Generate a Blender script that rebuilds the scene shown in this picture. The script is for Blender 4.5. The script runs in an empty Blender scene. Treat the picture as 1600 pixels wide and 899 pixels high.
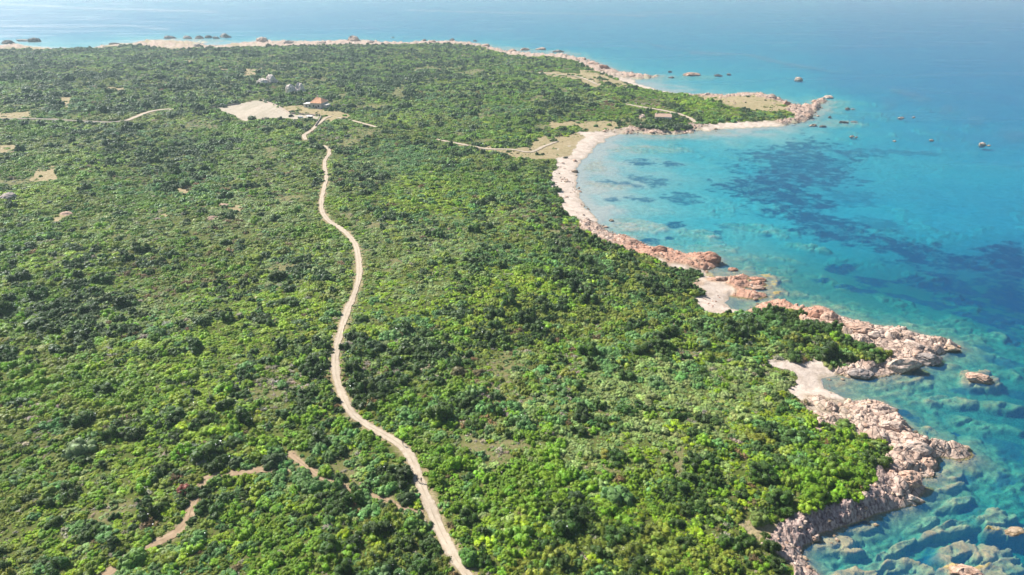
import bpy, bmesh, math, random
import numpy as np
from mathutils import Vector, Matrix, Euler

random.seed(7)
rng = np.random.default_rng(11)
sc = bpy.context.scene
COL = sc.collection
R = math.radians

# ------------------------------------------------------------------ camera
CAM_Z = 130.0
PITCH = R(24.8)
F = 1067.0                      # focal length in photo pixels (24 mm on 36 mm)
cam_data = bpy.data.cameras.new('camera')
cam_data.sensor_width = 36.0
cam_data.lens = 24.0
cam_data.clip_start = 1.0
cam_data.clip_end = 30000.0
cam = bpy.data.objects.new('camera', cam_data)
COL.objects.link(cam)
cam.location = (0, 0, CAM_Z)
cam.rotation_euler = (R(90) - PITCH, 0, 0)
sc.camera = cam

# ------------------------------------------------------------------ world, sun, exposure
SUN_EL = R(42)
SUN_DIR = Vector((-0.80, 0.52, 0)).normalized()      # where the sun stands, on the ground plane
world = bpy.data.worlds.new('World')
sc.world = world
world.use_nodes = True
wn = world.node_tree.nodes
wl = world.node_tree.links
wn.clear()
sky = wn.new('ShaderNodeTexSky')
sky.sky_type = 'NISHITA'
sky.sun_disc = False
sky.sun_elevation = SUN_EL
sky.sun_rotation = math.atan2(SUN_DIR.x, SUN_DIR.y)
sky.air_density = 1.0
sky.dust_density = 0.6
sky.ozone_density = 1.5
bg = wn.new('ShaderNodeBackground')
bg.inputs['Strength'].default_value = 0.058
wo = wn.new('ShaderNodeOutputWorld')
wl.new(sky.outputs[0], bg.inputs[0])
wl.new(bg.outputs[0], wo.inputs[0])

sun_data = bpy.data.lights.new('sun', 'SUN')
sun_data.energy = 5.0
sun_data.angle = R(0.5)
sun_data.color = (1.0, 0.94, 0.84)
sun = bpy.data.objects.new('sun', sun_data)
COL.objects.link(sun)
to_sun = Vector((SUN_DIR.x*math.cos(SUN_EL), SUN_DIR.y*math.cos(SUN_EL), math.sin(SUN_EL)))
sun.rotation_euler = to_sun.to_track_quat('Z', 'Y').to_euler()
sun.location = to_sun*400

sc.view_settings.view_transform = 'Standard'
sc.view_settings.look = 'None'
sc.view_settings.gamma = 1.0
sc.view_settings.use_curve_mapping = False
sc.view_settings.exposure = 1.03

sc.render.engine = 'CYCLES'
sc.cycles.use_denoising = True
sc.cycles.max_bounces = 5
sc.cycles.diffuse_bounces = 2
sc.cycles.glossy_bounces = 2
sc.cycles.transmission_bounces = 2
sc.cycles.transparent_max_bounces = 8
sc.cycles.volume_bounces = 0
sc.cycles.use_adaptive_sampling = True
sc.cycles.adaptive_threshold = 0.02
sc.cycles.caustics_reflective = False
sc.cycles.caustics_refractive = False
sc.cycles.sample_clamp_indirect = 4.0
sc.cycles.sample_clamp_direct = 6.0

# ------------------------------------------------------------------ numpy noise
def _hash(ix, iy, seed):
    h = (ix.astype(np.int64)*374761393 + iy.astype(np.int64)*668265263 + seed*1442695041) & 0xFFFFFFFF
    h = ((h ^ (h >> 13))*1274126177) & 0xFFFFFFFF
    h = (h ^ (h >> 16)) & 0xFFFFFFFF
    return h.astype(np.float64)/4294967295.0

def vnoise(x, y, seed=0):
    ix = np.floor(x); iy = np.floor(y)
    fx = x-ix; fy = y-iy
    fx = fx*fx*(3-2*fx); fy = fy*fy*(3-2*fy)
    a = _hash(ix, iy, seed); b = _hash(ix+1, iy, seed)
    c = _hash(ix, iy+1, seed); d = _hash(ix+1, iy+1, seed)
    return (a*(1-fx)+b*fx)*(1-fy)+(c*(1-fx)+d*fx)*fy

def fbm(x, y, scale, octv=4, seed=0):
    s = np.zeros_like(x); a = 0.5; tot = 0
    f = 1.0/scale
    for k in range(octv):
        s += a*vnoise(x*f+17.3*k, y*f-9.1*k, seed+k*31)
        tot += a; a *= 0.5; f *= 2.03
    return s/tot                                   # 0..1

def worley(x, y, scale, seed=0):
    x = x/scale; y = y/scale
    ix = np.floor(x); iy = np.floor(y)
    f1 = np.full_like(x, 9.0); f2 = np.full_like(x, 9.0); idv = np.zeros_like(x)
    for dx in (-1, 0, 1):
        for dy in (-1, 0, 1):
            cx = ix+dx; cy = iy+dy
            px = cx+_hash(cx, cy, seed)
            py = cy+_hash(cx, cy, seed+77)
            d = np.hypot(px-x, py-y)
            near = d < f1
            f2 = np.where(near, f1, np.minimum(f2, d))
            idv = np.where(near, _hash(cx, cy, seed+191), idv)
            f1 = np.where(near, d, f1)
    return f1, f2, idv

def smooth(a, b, x):
    t = np.clip((x-a)/(b-a), 0, 1)
    return t*t*(3-2*t)

# ------------------------------------------------------------------ photo rays (used only to survey where things stand)
SP, CP = math.sin(PITCH), math.cos(PITCH)
def ray(px, py):
    dx = (px-800.0)/F; dy = -(py-449.5)/F
    return dx, CP+dy*SP, -SP+dy*CP
def ground(px, py, z=0.0):
    x, y, w = ray(px, py)
    t = (z-CAM_Z)/w
    return x*t, y*t
def project(x, y, z):
    dz = z-CAM_Z
    depth = y*CP-dz*SP
    up = y*SP+dz*CP
    return 800+F*x/depth, 449.5-F*up/depth

# ------------------------------------------------------------------ survey data
# coast: pixel points, kind of shore: f flat far shore, b beach, r rock, c cliff
COAST = [
 (-420,80,'f'),(-200,77,'f'),(-60,73,'f'),(0,71,'f'),(22,69,'r'),(40,72,'f'),(80,76,'f'),(130,76,'f'),(160,73,'f'),(176,69,'f'),
 (212,67,'f'),(230,63,'f'),(262,63,'f'),(300,66,'f'),(322,71,'f'),(345,71,'f'),(370,68,'f'),(400,65,'r'),(450,66,'r'),(510,66,'r'),
 (555,63,'r'),(595,67,'r'),(640,68,'r'),(665,65,'r'),(700,66,'r'),(740,68,'r'),(775,76,'r'),(798,83,'r'),(835,85,'r'),(872,87,'r'),(880,85,'r'),
 (900,90,'r'),(922,96,'r'),(950,106,'r'),(970,114,'r'),(1000,118,'r'),(1028,119,'r'),(1010,123,'r'),(985,124,'b'),(1000,132,'b'),(1032,142,'b'),(1057,146,'b'),(1085,149,'r'),
 (1125,151,'r'),(1140,149,'r'),(1175,147,'r'),(1200,150,'r'),(1220,156,'r'),(1232,164,'r'),(1250,167,'r'),(1262,165,'r'),(1285,155,'r'),(1292,157,'r'),(1280,166,'r'),(1272,177,'r'),
 (1266,187,'r'),(1225,196,'b'),(1175,200,'b'),(1125,201,'b'),(1110,205,'b'),(1090,203,'r'),(1072,209,'r'),(1037,210,'r'),(995,209,'r'),(970,209,'b'),
 (950,217,'b'),(935,227,'b'),(922,240,'b'),(907,252,'b'),(900,265,'b'),(902,280,'b'),(900,290,'b'),(905,305,'b'),(915,322,'b'),
 (925,337,'b'),(936,350,'r'),(947,362,'r'),(966,368,'r'),(985,372,'r'),(1000,380,'r'),(1010,385,'r'),(1040,387,'r'),(1060,394,'r'),(1075,397,'r'),
 (1107,396,'r'),(1127,405,'r'),(1122,416,'r'),(1108,423,'b'),(1106,432,'b'),(1120,436,'r'),(1150,432,'r'),(1166,429,'r'),(1172,434,'r'),(1150,441,'r'),
 (1190,440,'r'),(1200,446,'r'),(1185,451,'r'),(1160,452,'r'),(1195,459,'r'),(1196,465,'r'),(1172,468,'r'),(1140,464,'b'),(1133,474,'b'),(1142,483,'b'),(1165,486,'r'),
 (1192,473,'r'),(1212,468,'r'),(1228,475,'r'),(1250,483,'r'),(1272,479,'r'),(1296,484,'r'),(1311,496,'r'),(1340,501,'r'),(1370,510,'r'),(1395,513,'r'),
 (1425,520,'r'),(1445,526,'r'),(1480,532,'r'),(1501,542,'r'),(1476,552,'r'),(1461,566,'r'),(1425,580,'r'),(1395,586,'r'),(1350,592,'r'),
 (1312,587,'b'),(1285,592,'b'),(1284,607,'b'),(1300,613,'b'),(1318,622,'r'),(1334,630,'r'),(1360,626,'r'),(1385,631,'r'),(1406,641,'r'),(1402,652,'r'),
 (1416,660,'r'),(1424,672,'r'),(1433,685,'r'),(1450,688,'r'),(1482,692,'r'),(1508,700,'r'),(1521,712,'r'),(1500,719,'r'),(1472,718,'r'),(1460,727,'r'),
 (1460,746,'r'),(1437,747,'r'),(1447,764,'r'),(1430,785,'r'),(1404,798,'c'),(1371,806,'c'),(1340,820,'c'),(1300,830,'c'),(1276,836,'c'),
 (1278,844,'c'),(1255,854,'c'),(1252,866,'r'),(1261,882,'r'),(1280,899,'r'),(1305,935,'r'),(1330,1010,'r'),(1400,1250,'r'),(1200,1700,'r'),
]
coast_xy = np.array([ground(a, b) for a, b, _ in COAST])
coast_t = [c for _, _, c in COAST]
# close the land far out of the picture to the west and south
closing = np.array([(200.0, 20.0), (200.0, -400.0), (-6000.0, -400.0), (-6000.0, coast_xy[0, 1])])
land_poly = np.vstack([coast_xy, closing])

VEG = [(1245,905),(1228,868),(1205,857),(1184,842),(1210,820),(1250,797),(1290,786),(1335,775),(1360,750),(1383,722),(1391,702),(1372,683),
 (1340,674),(1310,664),(1270,672),(1275,652),(1255,635),(1238,620),(1228,604),(1252,598),(1245,583),(1228,574),(1188,567),(1200,561),(1235,566),(1272,560),
 (1310,577),(1332,573),(1340,563),(1378,565),(1386,556),(1352,546),(1326,534),(1308,516),(1283,507),(1255,505),(1246,488),(1231,481),(1200,489),(1177,496),
 (1157,488),(1115,491),(1087,483),(1085,470),(1096,455),(1088,438),(1100,428),(1076,424),(1054,420),(1035,410),(1005,400),(970,388),(945,378),(925,366),
 (908,358),(900,343),(877,327),(875,305),(862,293),(860,273),(872,262),(868,247),(860,238),(880,222),(905,206),(935,204),(975,200),(1000,197),(1030,202),
 (1060,205),(1076,203),(1079,193),(1110,194),(1150,191),(1200,189),(1240,184),(1245,179),(1225,173),(1170,172),(1140,164),(1090,151),(1030,144),(990,134),
 (950,118),(915,105),(900,97),(870,90),(800,87),(775,81),(750,73),(700,68),(650,69),(600,70),(510,70.5),(480,73),(420,72.5),(330,75),(280,77),
 (200,70),(160,75),(70,78),(0,75.5),(-200,80),(-600,84),(-600,2600),(1245,2600)]
SANDY = [[(333,170),(397,158),(420,160),(455,178),(500,182),(498,187),(430,186),(392,187),(382,190),(365,181)],
 [(1196,566),(1245,568),(1285,563),(1312,577),(1305,588),(1282,592),(1284,604),(1262,612),(1244,602),(1248,590),(1235,580),(1212,572)],
 [(1095,462),(1120,455),(1140,462),(1133,474),(1142,485),(1155,486),(1180,482),(1160,492),(1118,492),(1090,480)]]
DRY = [[(424,160),(440,166),(478,164),(510,172),(540,172),(548,182),(520,190),(505,187),(500,181),(452,177)],
 [(715,223),(760,228),(800,231),(826,230),(838,218),(850,212),(880,214),(900,206),(915,212),(905,222),(890,243),(870,248),(830,248),(800,248),(770,240),(716,228)],
 [(855,188),(868,192),(905,188),(960,190),(975,197),(955,203),(920,207),(905,199),(880,196),(862,201)],
 [(1085,150),(1125,152),(1175,149),(1215,158),(1238,168),(1215,174),(1170,172),(1140,165),(1110,158)],
 [(820,112),(862,112),(906,116),(904,107),(930,112),(952,121),(978,130),(986,138),(960,136),(942,129),(932,141),(905,126),(850,118)],
 [(48,284),(62,262),(90,256),(92,275),(85,282)],[(-40,226),(25,228),(30,238),(-40,241)],[(268,294),(292,292),(300,300),(285,304)],
 [(-60,187),(20,178),(48,176),(46,188),(-60,190)],[(92,152),(112,152),(108,170),(98,168)],[(285,97),(302,97),(300,104),(286,103)],[(340,108),(358,110),(352,118)],
 [(160,137),(200,140),(185,146),(165,144)],[(380,112),(410,110),(400,118),(380,120)],[(240,330),(275,332),(262,342)],[(355,325),(385,318),(372,334)],[(60,345),(112,330),(95,352)],
 [(1160,815),(1190,812),(1212,822),(1188,842),(1172,830)]]
THIN = [[(400,510),(425,512),(438,522),(415,524)],[(850,690),(880,682),(905,690),(890,702),(860,700)],[(905,735),(940,730),(965,742),(930,748)],
 [(1055,690),(1075,690),(1068,760),(1050,752)],[(1010,705),(1045,700),(1035,715)],[(1000,570),(1020,565),(1022,575)],[(1070,562),(1100,560),(1090,580)],[(640,365),(665,372),(700,378),(660,380)],]
TRACKS = {  # name: (width, material, label-less structure, pixel points)
 'dirt_track': (2.65, [(742,915),(729,898),(715,878),(700,853),(686,825),(673,795),(661,765),(651,740),(643,718),(629,699),(606,683),(576,666),(553,650),(541,632),(531,608),(524,580),
   (525,550),(532,520),(540,492),(549,470),(558,447),(561,425),(560,405),(556,385),(546,370),(530,356),(512,344),(503,330),(502,315),(506,295),(510,276),(507,262),(508,250),(514,241),(513,233),(505,228)]),
 'field_track': (3.2, [(478,219),(475,212),(484,206),(492,199),(500,192),(507,186),(516,182)]),
 'side_trail': (1.15, [(452,709),(466,720),(480,731),(500,745),(520,755),(545,764),(575,774),(603,781),(622,792),(640,797),(662,800)]),
 'eroded_trail': (1.5, [(448,735),(425,735),(398,735),(370,739),(346,742),(322,748),(309,768),(300,790),(292,815),(270,835),(235,852),(205,873),(165,897),(130,920)]),
 'farm_track': (3.0, [(526,184),(545,188),(565,193),(588,199)]),
 'beach_track': (3.0, [(682,218),(700,222),(722,226),(760,233),(800,234),(828,238),(850,229),(872,221)]),
 'asphalt_road': (5.0, [(-160,193),(-60,191),(0,190),(60,190),(120,191),(172,193),(200,189)]),
 'sandy_track': (4.5, [(198,190),(214,183),(234,176),(258,172),(268,172.5)]),
 'point_track': (4.0, [(976,163),(1005,168),(1030,172),(1050,176),(1066,180),(1080,186),(1086,192)]),
 'shore_track': (4.0, [(820,112),(862,116),(905,121),(930,131),(945,135)]),
}
# meadows of seagrass and bare rock shelves under water: (px, py, rx, ry, tilt, strength or top height)
POSI = [(1249,257,72,34,0,.9),(1204,289,58,28,0,1),(1222,244,48,12,0,.7),(1240,307,62,15,8,1),(1267,336,72,15,12,1),(1312,356,74,15,8,1),(1366,343,60,11,8,.5),(1388,370,64,15,8,1),
 (1442,384,64,15,6,1),(1510,390,62,12,2,1),(1577,394,62,18,2,1),(1330,302,42,10,5,.45),(1305,410,15,7,0,1),(1330,408,13,6,0,1),(1366,428,32,10,5,1),(1352,444,26,5,5,1),(1316,440,11,3,0,1),
 (1287,431,12,3,0,1),(1438,424,26,10,0,.9),(1478,428,42,14,8,1),(1420,451,32,6,8,.9),(1478,462,24,6,8,.9),(1510,455,32,8,8,1),(1555,480,60,12,10,1),(1591,442,34,20,0,1),
 (1510,478,17,5,8,.9),(1582,514,27,10,8,.9),(1019,375,15,6,0,1),(1046,369,10,4,0,1),(1060,348,15,4,0,1),(999,253,27,5,0,.9),(1049,255,13,6,0,.9),(1020,281,27,7,6,.8),(965,287,30,4,4,.8),
 (1060,307,26,7,5,.8),(1006,309,22,4,0,.8),(956,311,13,3,0,.8),(1150,350,27,5,5,.8),(1335,235,46,5,6,.7),(1425,234,74,4,3,.5),(1200,362,9,3,0,.9),(1175,455,8,3,0,.4),(1118,358,10,3,0,.8),
 (1455,865,13,15,0,1),(1468,886,7,12,0,1),(1566,846,27,9,25,1),(1521,785,17,7,-12,.9),(1345,818,16,4,-10,.8),(1347,883,8,9,0,.8),(1432,650,12,6,10,1),(1412,643,10,5,0,1),(1497,669,10,4,10,1),
 (1560,680,40,5,10,.5),(1570,742,30,12,-15,.8),(1508,742,22,7,-10,.8),(1590,700,20,14,0,.7),(1400,612,12,2,0,.6),(1452,617,20,2,0,.6),(1510,604,30,3,5,.7),(1590,603,30,4,0,.7),(1580,560,30,6,8,.8),(1545,540,25,5,8,.7)]
REEF = [(1530,592,34,13,0,-0.4),(1400,589,62,7,-4,-0.5),(1318,588,34,8,0,-0.35),(1345,607,56,9,3,-1.6),(1430,617,46,7,5,-1.9),(1490,622,34,8,8,-1.7),(1555,627,44,9,5,-2.0),(1540,655,60,13,6,-2.9),
 (1442,671,18,8,0,-1.2),(1458,684,20,5,8,-1.0),(1497,706,25,10,12,-0.1),(1480,733,32,13,0,-0.9),(1490,757,20,4,-14,-1.0),(1500,779,24,8,-16,-1.0),(1474,789,14,5,-20,-1.2),
 (1498,816,42,9,-18,-1.2),(1440,813,26,6,-22,-1.4),(1463,829,32,7,-22,-1.4),(1350,823,24,5,-10,-1.0),(1308,847,30,11,-8,-0.5),(1335,859,20,4,0,-0.9),(1402,853,36,7,-25,-1.3),
 (1380,886,60,16,-8,-0.7),(1442,889,22,10,0,-0.7),(1530,868,72,20,6,-0.6),(1560,888,60,16,6,-0.2),(1500,892,40,14,0,-0.1),(1580,828,36,7,4,-0.2),(1552,809,18,5,8,-0.7),(1565,796,22,8,5,-1.4),
 (1330,920,70,20,0,-0.6),(1520,521,32,6,8,-2.6),(1470,511,42,6,8,-2.4),(1420,506,30,5,8,-2.0),(1560,517,26,7,5,-2.6),(1470,571,34,5,-6,-1.2),(1500,581,20,4,0,-1.8),(1555,575,40,5,8,-2.6),(1360,600,30,4,0,-1.2),
 (1000,350,52,9,5,-0.9),(968,352,24,7,0,-0.5),(1085,362,40,7,8,-1.6),(1105,385,40,5,5,-1.5),(1180,352,50,7,5,-2.4),(1260,380,36,6,8,-2.6),(1225,400,36,4,8,-2.2),(1150,427,40,8,0,-0.3),(1110,440,22,10,0,-0.3),
 (1190,450,28,14,0,-0.25),(1145,452,24,6,0,-0.2),(1210,432,20,5,8,-1.2),(1240,455,22,4,8,-1.4),(1300,478,40,5,8,-1.5),(950,290,40,5,5,-0.8),(930,262,18,8,0,-0.6),(1010,232,70,6,0,-1.2),(1040,212,50,5,0,-0.4),(1110,206,40,4,0,-0.4),
 (840,80,70,5,4,-0.4),(310,64,50,4,0,-0.3),(1270,172,30,10,-10,-0.4),(1300,165,30,10,0,-1.2),(1310,192,40,5,0,-0.8),
 (1080,121,40,4,0,-1.0),(1020,120,30,4,0,-0.6)]

# ------------------------------------------------------------------ the ground sheet, a fan of rings round the drone
AZ0, AZ1, DAZ = R(-53), R(53), R(0.082)
DEP0, DEP1, DDEP = R(0.92), R(56), R(0.074)
naz = int((AZ1-AZ0)/DAZ)+1
ndep = int((DEP1-DEP0)/DDEP)+1
az = AZ0+np.arange(naz)*DAZ
dep = DEP0+np.arange(ndep)*DDEP
rad = CAM_Z/np.tan(dep)
AZ, RAD = np.meshgrid(az, rad)                       # [ndep, naz]
X = RAD*np.sin(AZ); Y = RAD*np.cos(AZ)

def seg_dist(px, py, a, b):
    vx, vy = b[0]-a[0], b[1]-a[1]
    L = vx*vx+vy*vy+1e-9
    t = np.clip(((px-a[0])*vx+(py-a[1])*vy)/L, 0, 1)
    return (px-a[0]-t*vx)**2+(py-a[1]-t*vy)**2

def inside(px, py, poly):
    poly = np.asarray(poly, float)
    res = np.zeros(px.shape, bool)
    n = len(poly)
    for i in range(n):
        x1, y1 = poly[i]; x2, y2 = poly[(i+1) % n]
        if y1 == y2: continue
        cond = (y1 > py) != (y2 > py)
        xi = (x2-x1)*(py-y1)/(y2-y1)+x1
        res ^= cond & (px < xi)
    return res

# small wander of the shoreline itself
wob = np.clip(RAD/300.0, 0.35, 2.5)
JX = X+(fbm(X, Y, 9, 3, 5)-.5)*4.0*wob
JY = Y+(fbm(X, Y, 9, 3, 8)-.5)*4.0*wob
dt = {k: np.full(X.shape, 1e12) for k in 'fbrc'}
for i in range(len(coast_xy)-1):
    k = coast_t[i]
    dt[k] = np.minimum(dt[k], seg_dist(JX, JY, coast_xy[i], coast_xy[i+1]))
for k in dt: dt[k] = np.sqrt(dt[k])
dmin = np.minimum.reduce([dt[k] for k in 'fbrc'])
land = inside(JX, JY, land_poly)
D = np.where(land, dmin, -dmin)
wts = {k: 1.0/(dt[k]+1.5)**3 for k in dt}
wsum = sum(wts.values())
W = {k: wts[k]/wsum for k in wts}
def blend(f, b, r, c): return W['f']*f+W['b']*b+W['r']*r+W['c']*c

d0 = np.maximum(D, 0)
s0 = np.maximum(-D, 0)
edge_h = blend(1.0, 1.4, 2.4, 6.6)
edge_w = blend(18.0, 9.0, 5.0, 4.6)
rise_l = blend(380.0, 110.0, 110.0, 90.0)
farw = smooth(700, 1200, Y)
rise_l = rise_l*(1+1.2*farw)
H0 = edge_h*(1-np.exp(-d0/edge_w))+7.0*(1-np.exp(-d0/rise_l))
H0 += (fbm(X, Y, 150, 3, 21)-.5)*6.0*smooth(15, 130, d0)*(1-.35*farw)
H0 += (fbm(X, Y, 24, 3, 22)-.5)*1.6*smooth(6, 40, d0)
deepk = blend(20.0, 11.5, 14.0, 11.0)
deepl = blend(260.0, 290.0, 75.0, 45.0)
SB = -(blend(0.6, 0.15, 1.2, 1.6)*(1-np.exp(-s0/3.0))+deepk*(1-np.exp(-s0/deepl)))
U0, V0 = project(X, Y, np.zeros_like(X))
SB -= 3.5*smooth(262, 214, V0+(fbm(X, Y, 60, 2, 3)-.5)*8)*smooth(1230, 1340, U0)*smooth(0, 80, s0)
SB *= 1.0/(1.0+np.maximum(Y-150, 0)/185.0)          # made-up shoaling: bed raised with distance so the far water stays bright
SB *= 1+.6*smooth(1150, 1320, U0)*smooth(330, 420, V0)*smooth(20, 70, s0)
SB += (fbm(X, Y, 14, 4, 41)-.5)*1.1*smooth(1, 12, s0)
H0 = np.where(land, H0, SB)

def gidx(x, y):
    a = (np.arctan2(x, y)-AZ0)/DAZ
    e = (np.arctan2(CAM_Z, np.hypot(x, y))-DEP0)/DDEP
    return np.clip(e, 0, ndep-1.001), np.clip(a, 0, naz-1.001)
def sample(G, x, y):
    x = np.asarray(x, float); y = np.asarray(y, float)
    e, a = gidx(x, y)
    i = e.astype(int); j = a.astype(int); fe = e-i; fa = a-j
    return (G[i, j]*(1-fa)+G[i, j+1]*fa)*(1-fe)+(G[i+1, j]*(1-fa)+G[i+1, j+1]*fa)*fe
def at(px, py, G=None):
    G = H0 if G is None else G
    z = 3.0
    for _ in range(14):
        x, y = ground(px, py, z)
        z = 0.5*z+0.5*max(float(sample(G, x, y)), 0.0)
    return x, y, max(float(sample(G, x, y)), 0.0)

# masks ------------------------------------------------------------
U, V = project(X, Y, np.maximum(H0, 0))
ju = (fbm(X, Y, 7, 3, 61)-.5)*1.0; jv = (fbm(X, Y, 7, 3, 62)-.5)*1.0
pxm = F/np.hypot(RAD, CAM_Z)                        # pixels of the photo per metre here
UJ = U+ju*6*pxm; VJ = V+jv*5*pxm*np.clip(CAM_Z/RAD, .1, 1)
veg = inside(UJ, VJ, VEG) & land
sandp = np.zeros(X.shape); dryp = np.zeros(X.shape)
for q_, p in enumerate(SANDY): sandp = np.maximum(sandp, inside(U if q_ == 0 else UJ, V if q_ == 0 else VJ, p)*1.0)
for p in DRY: dryp = np.maximum(dryp, inside(UJ, VJ, p)*1.0)
dryp *= (fbm(X, Y, 11, 4, 141) > .36)
sandp *= land; dryp *= land
thin = np.zeros(X.shape)
for p in THIN: thin = np.maximum(thin, inside(UJ, VJ, p)*1.0)
vegm = veg & (sandp < .5) & (dryp < .5)
bare = land & ~veg & (sandp < .5) & (dryp < .5)
rockw = W['r']+W['c']
rock = np.where(bare, smooth(.35, .6, rockw+(fbm(X, Y, 10, 3, 71)-.5)*.5), 0.0)
rock = np.where(bare & (Y > 950), smooth(.42, .55, fbm(X, Y, 16, 3, 72)+.25*W['r']), rock)
sand = np.where(bare, 1-rock, 0.0)
far_dry = bare*(Y > 950)*W['f']*smooth(.42, .56, fbm(X, Y, 30, 3, 73))
sand = sand*(1-far_dry)
sand = np.maximum(sand, sandp)

def blobs(lst, seed, soft, amp, fine=0.0):
    out = np.zeros(X.shape)
    n1 = fbm(X, Y, 6.0, 4, seed)-.5
    n2 = fbm(X, Y, 22.0, 3, seed+5)-.5
    n3 = fbm(X*.7, Y*1.3, 3.0, 3, seed+9)-.5
    for (cx, cy, rx, ry, tilt, s) in lst:
        m = (np.abs(U0-cx) < rx*2.2) & (np.abs(V0-cy) < (ry*2.4+abs(math.sin(R(tilt)))*rx*2))
        if not m.any(): continue
        dx = U0[m]-cx; dy = V0[m]-cy
        c, sn = math.cos(R(tilt)), math.sin(R(tilt))
        a = (dx*c+dy*sn)/rx; b = (-dx*sn+dy*c)/ry
        q = np.sqrt(a*a+b*b)+(n1[m]*1.0+n2[m]*.7)*amp+n3[m]*fine
        out[m] = np.maximum(out[m], s*smooth(1+soft, 1-soft, q))
    return out
posi = blobs(POSI, 81, .30, 1.7, 1.4)
reef_top = np.full(X.shape, -99.0); reef = np.zeros(X.shape)
for it in REEF:
    b = blobs([it[:5]+(1.0,)], 91, .30, 1.0)
    reef_top = np.where(b > .02, np.maximum(reef_top, it[5]*(.5 if it[1] > 820 else .8)), reef_top)
    reef = np.maximum(reef, b)
# general rocky sea floor beside rocky shore, and scattered patches
under = ~land
near_rock = smooth(34, 6, s0+(fbm(X, Y, 11, 3, 101)-.5)*40)*smooth(.3, .7, rockw)
patch = smooth(.56, .64, fbm(X, Y, 17, 4, 103))*smooth(230, 60, s0)*smooth(.25, .6, rockw)
patch = np.maximum(patch, smooth(.60, .68, fbm(X, Y, 40, 4, 104))*smooth(700, 300, Y)*.8)
rk_u = np.where(under, np.clip(np.maximum.reduce([reef, near_rock*.8, patch]), 0, 1), 0)
posi_n = smooth(.60, .66, fbm(X*.8, Y*1.6, 13, 4, 111))*smooth(6, 14, -SB)*smooth(1180, 1400, U0)*smooth(380, 430, V0)*smooth(900, 500, V0)*.8
posi = np.where(under, np.maximum(posi, posi_n)*(1-reef*.8), 0)

# rocky relief
f1, f2, idv = worley(X+fbm(X, Y, 4, 2, 9)*3, Y+fbm(X, Y, 4, 2, 10)*3, 7.0, 3)
g1, g2, idg = worley(X+fbm(X, Y, 2, 2, 19)*1.2, Y, 2.6, 13)
block = (np.sqrt(np.clip(1-f1*f1*1.2, 0, 1))*1.5*(.4+idv)-.6)*smooth(0, .18, f2-f1)+(np.sqrt(np.clip(1-g1*g1*1.2, 0, 1))*.7*(.3+idg)-.25)*smooth(0, .2, g2-g1)
rug = 1.0+.4*smooth(1240, 1300, U)*smooth(480, 520, V)
far_rug = 1+1.2*smooth(500, 1100, Y)
H = H0.copy()
strat = (fbm((X+Y*.35)*.35, (Y-X*.35)*1.8, 3.0, 4, 17)-.5)
landrock = rock*smooth(-1, 4, D)*(1-.7*W['c'])
H += landrock*(block*.9+strat*.9)*rug*far_rug
# cliff faces: vertical gullies
led = H-np.floor(H/1.7+(fbm(X, Y, 6, 3, 25)-.5)*1.5)*1.7
H += np.where(land, W['c']*smooth(.2, 2, d0)*smooth(18, 8, d0)*((fbm(X, Y, 1.3, 4, 15)-.5)*2.2+(fbm(X, Y, 5.5, 3, 16)-.5)*1.3-.35*led+block*.25), 0)
rn = fbm(X, Y, 3.2, 4, 95); rn2 = fbm((X+Y*.4)*.5, (Y-X*.4)*1.6, 4.0, 4, 96)
lift = np.where(under & (reef > .02), np.maximum(reef_top-H0, 0)*np.minimum(reef*1.7, 1)*np.clip(smooth(.30, .46, rn2)*.55+.45, 0, 1)*(.85+.3*(rn-.4)), 0)
H += lift
H += rk_u*under*(block*.6+strat*1.5+(fbm(X, Y, 1.6, 3, 97)-.5)*.8)*np.clip(np.maximum(-SB, .5)/2.5, .35, 1.0)
H += sand*land*((fbm(X, Y, 5, 3, 33)-.5)*.5)*(sandp < .5)
H = np.where(under, np.minimum(H, np.where(reef_top > -.25, .55, -.12)), H)
H = np.where(land, np.maximum(H, -0.35*np.exp(-d0/2)+.02*d0), H)

# tracks -------------------------------------------------------------
tracks_xy = {}
trackd = np.full(X.shape, 1e6)
trail_d = np.full(X.shape, 1e6)
for nm, (w, pts) in TRACKS.items():
    P = np.array([at(a, b)[:2] for a, b in pts])
    # resample as a smooth curve
    Q = [P[0]]
    for i in range(len(P)-1):
        p0 = P[max(i-1, 0)]; p1 = P[i]; p2 = P[i+1]; p3 = P[min(i+2, len(P)-1)]
        n = max(2, int(np.linalg.norm(p2-p1)/1.6))
        for k in range(1, n+1):
            t = k/n
            Q.append(.5*((2*p1)+(-p0+p2)*t+(2*p0-5*p1+4*p2-p3)*t*t+(-p0+3*p1-3*p2+p3)*t**3))
    Q = np.array(Q)
    tracks_xy[nm] = (w, Q)
    for i in range(len(P)-1):
        lo = np.minimum(P[i], P[i+1])-12; hi = np.maximum(P[i], P[i+1])+12
        m = (X > lo[0]) & (X < hi[0]) & (Y > lo[1]) & (Y < hi[1])
        if m.any():
            mm = np.where(m)
            seg = np.full(len(mm[0]), 1e9)
            step = Q[::2]
            sel = step[(step[:, 0] > lo[0]-15) & (step[:, 0] < hi[0]+15) & (step[:, 1] > lo[1]-15) & (step[:, 1] < hi[1]+15)]
            for k in range(len(sel)-1):
                seg = np.minimum(seg, seg_dist(X[mm], Y[mm], sel[k], sel[k+1]))
            trackd[mm] = np.minimum(trackd[mm], np.sqrt(seg)-w/2)
            if 'trail' in nm: trail_d[mm] = np.minimum(trail_d[mm], np.sqrt(seg)-w/2)
verge = smooth(2.2, .2, trackd+(fbm(X, Y, 3, 3, 51)-.5)*3.0)
gn = fbm(X, Y, 26, 4, 131)-.06*np.clip((Y-420)/500, 0, 1)*-1.0
gaps = np.where(vegm, smooth(.71, .80, gn), 0)
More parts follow.
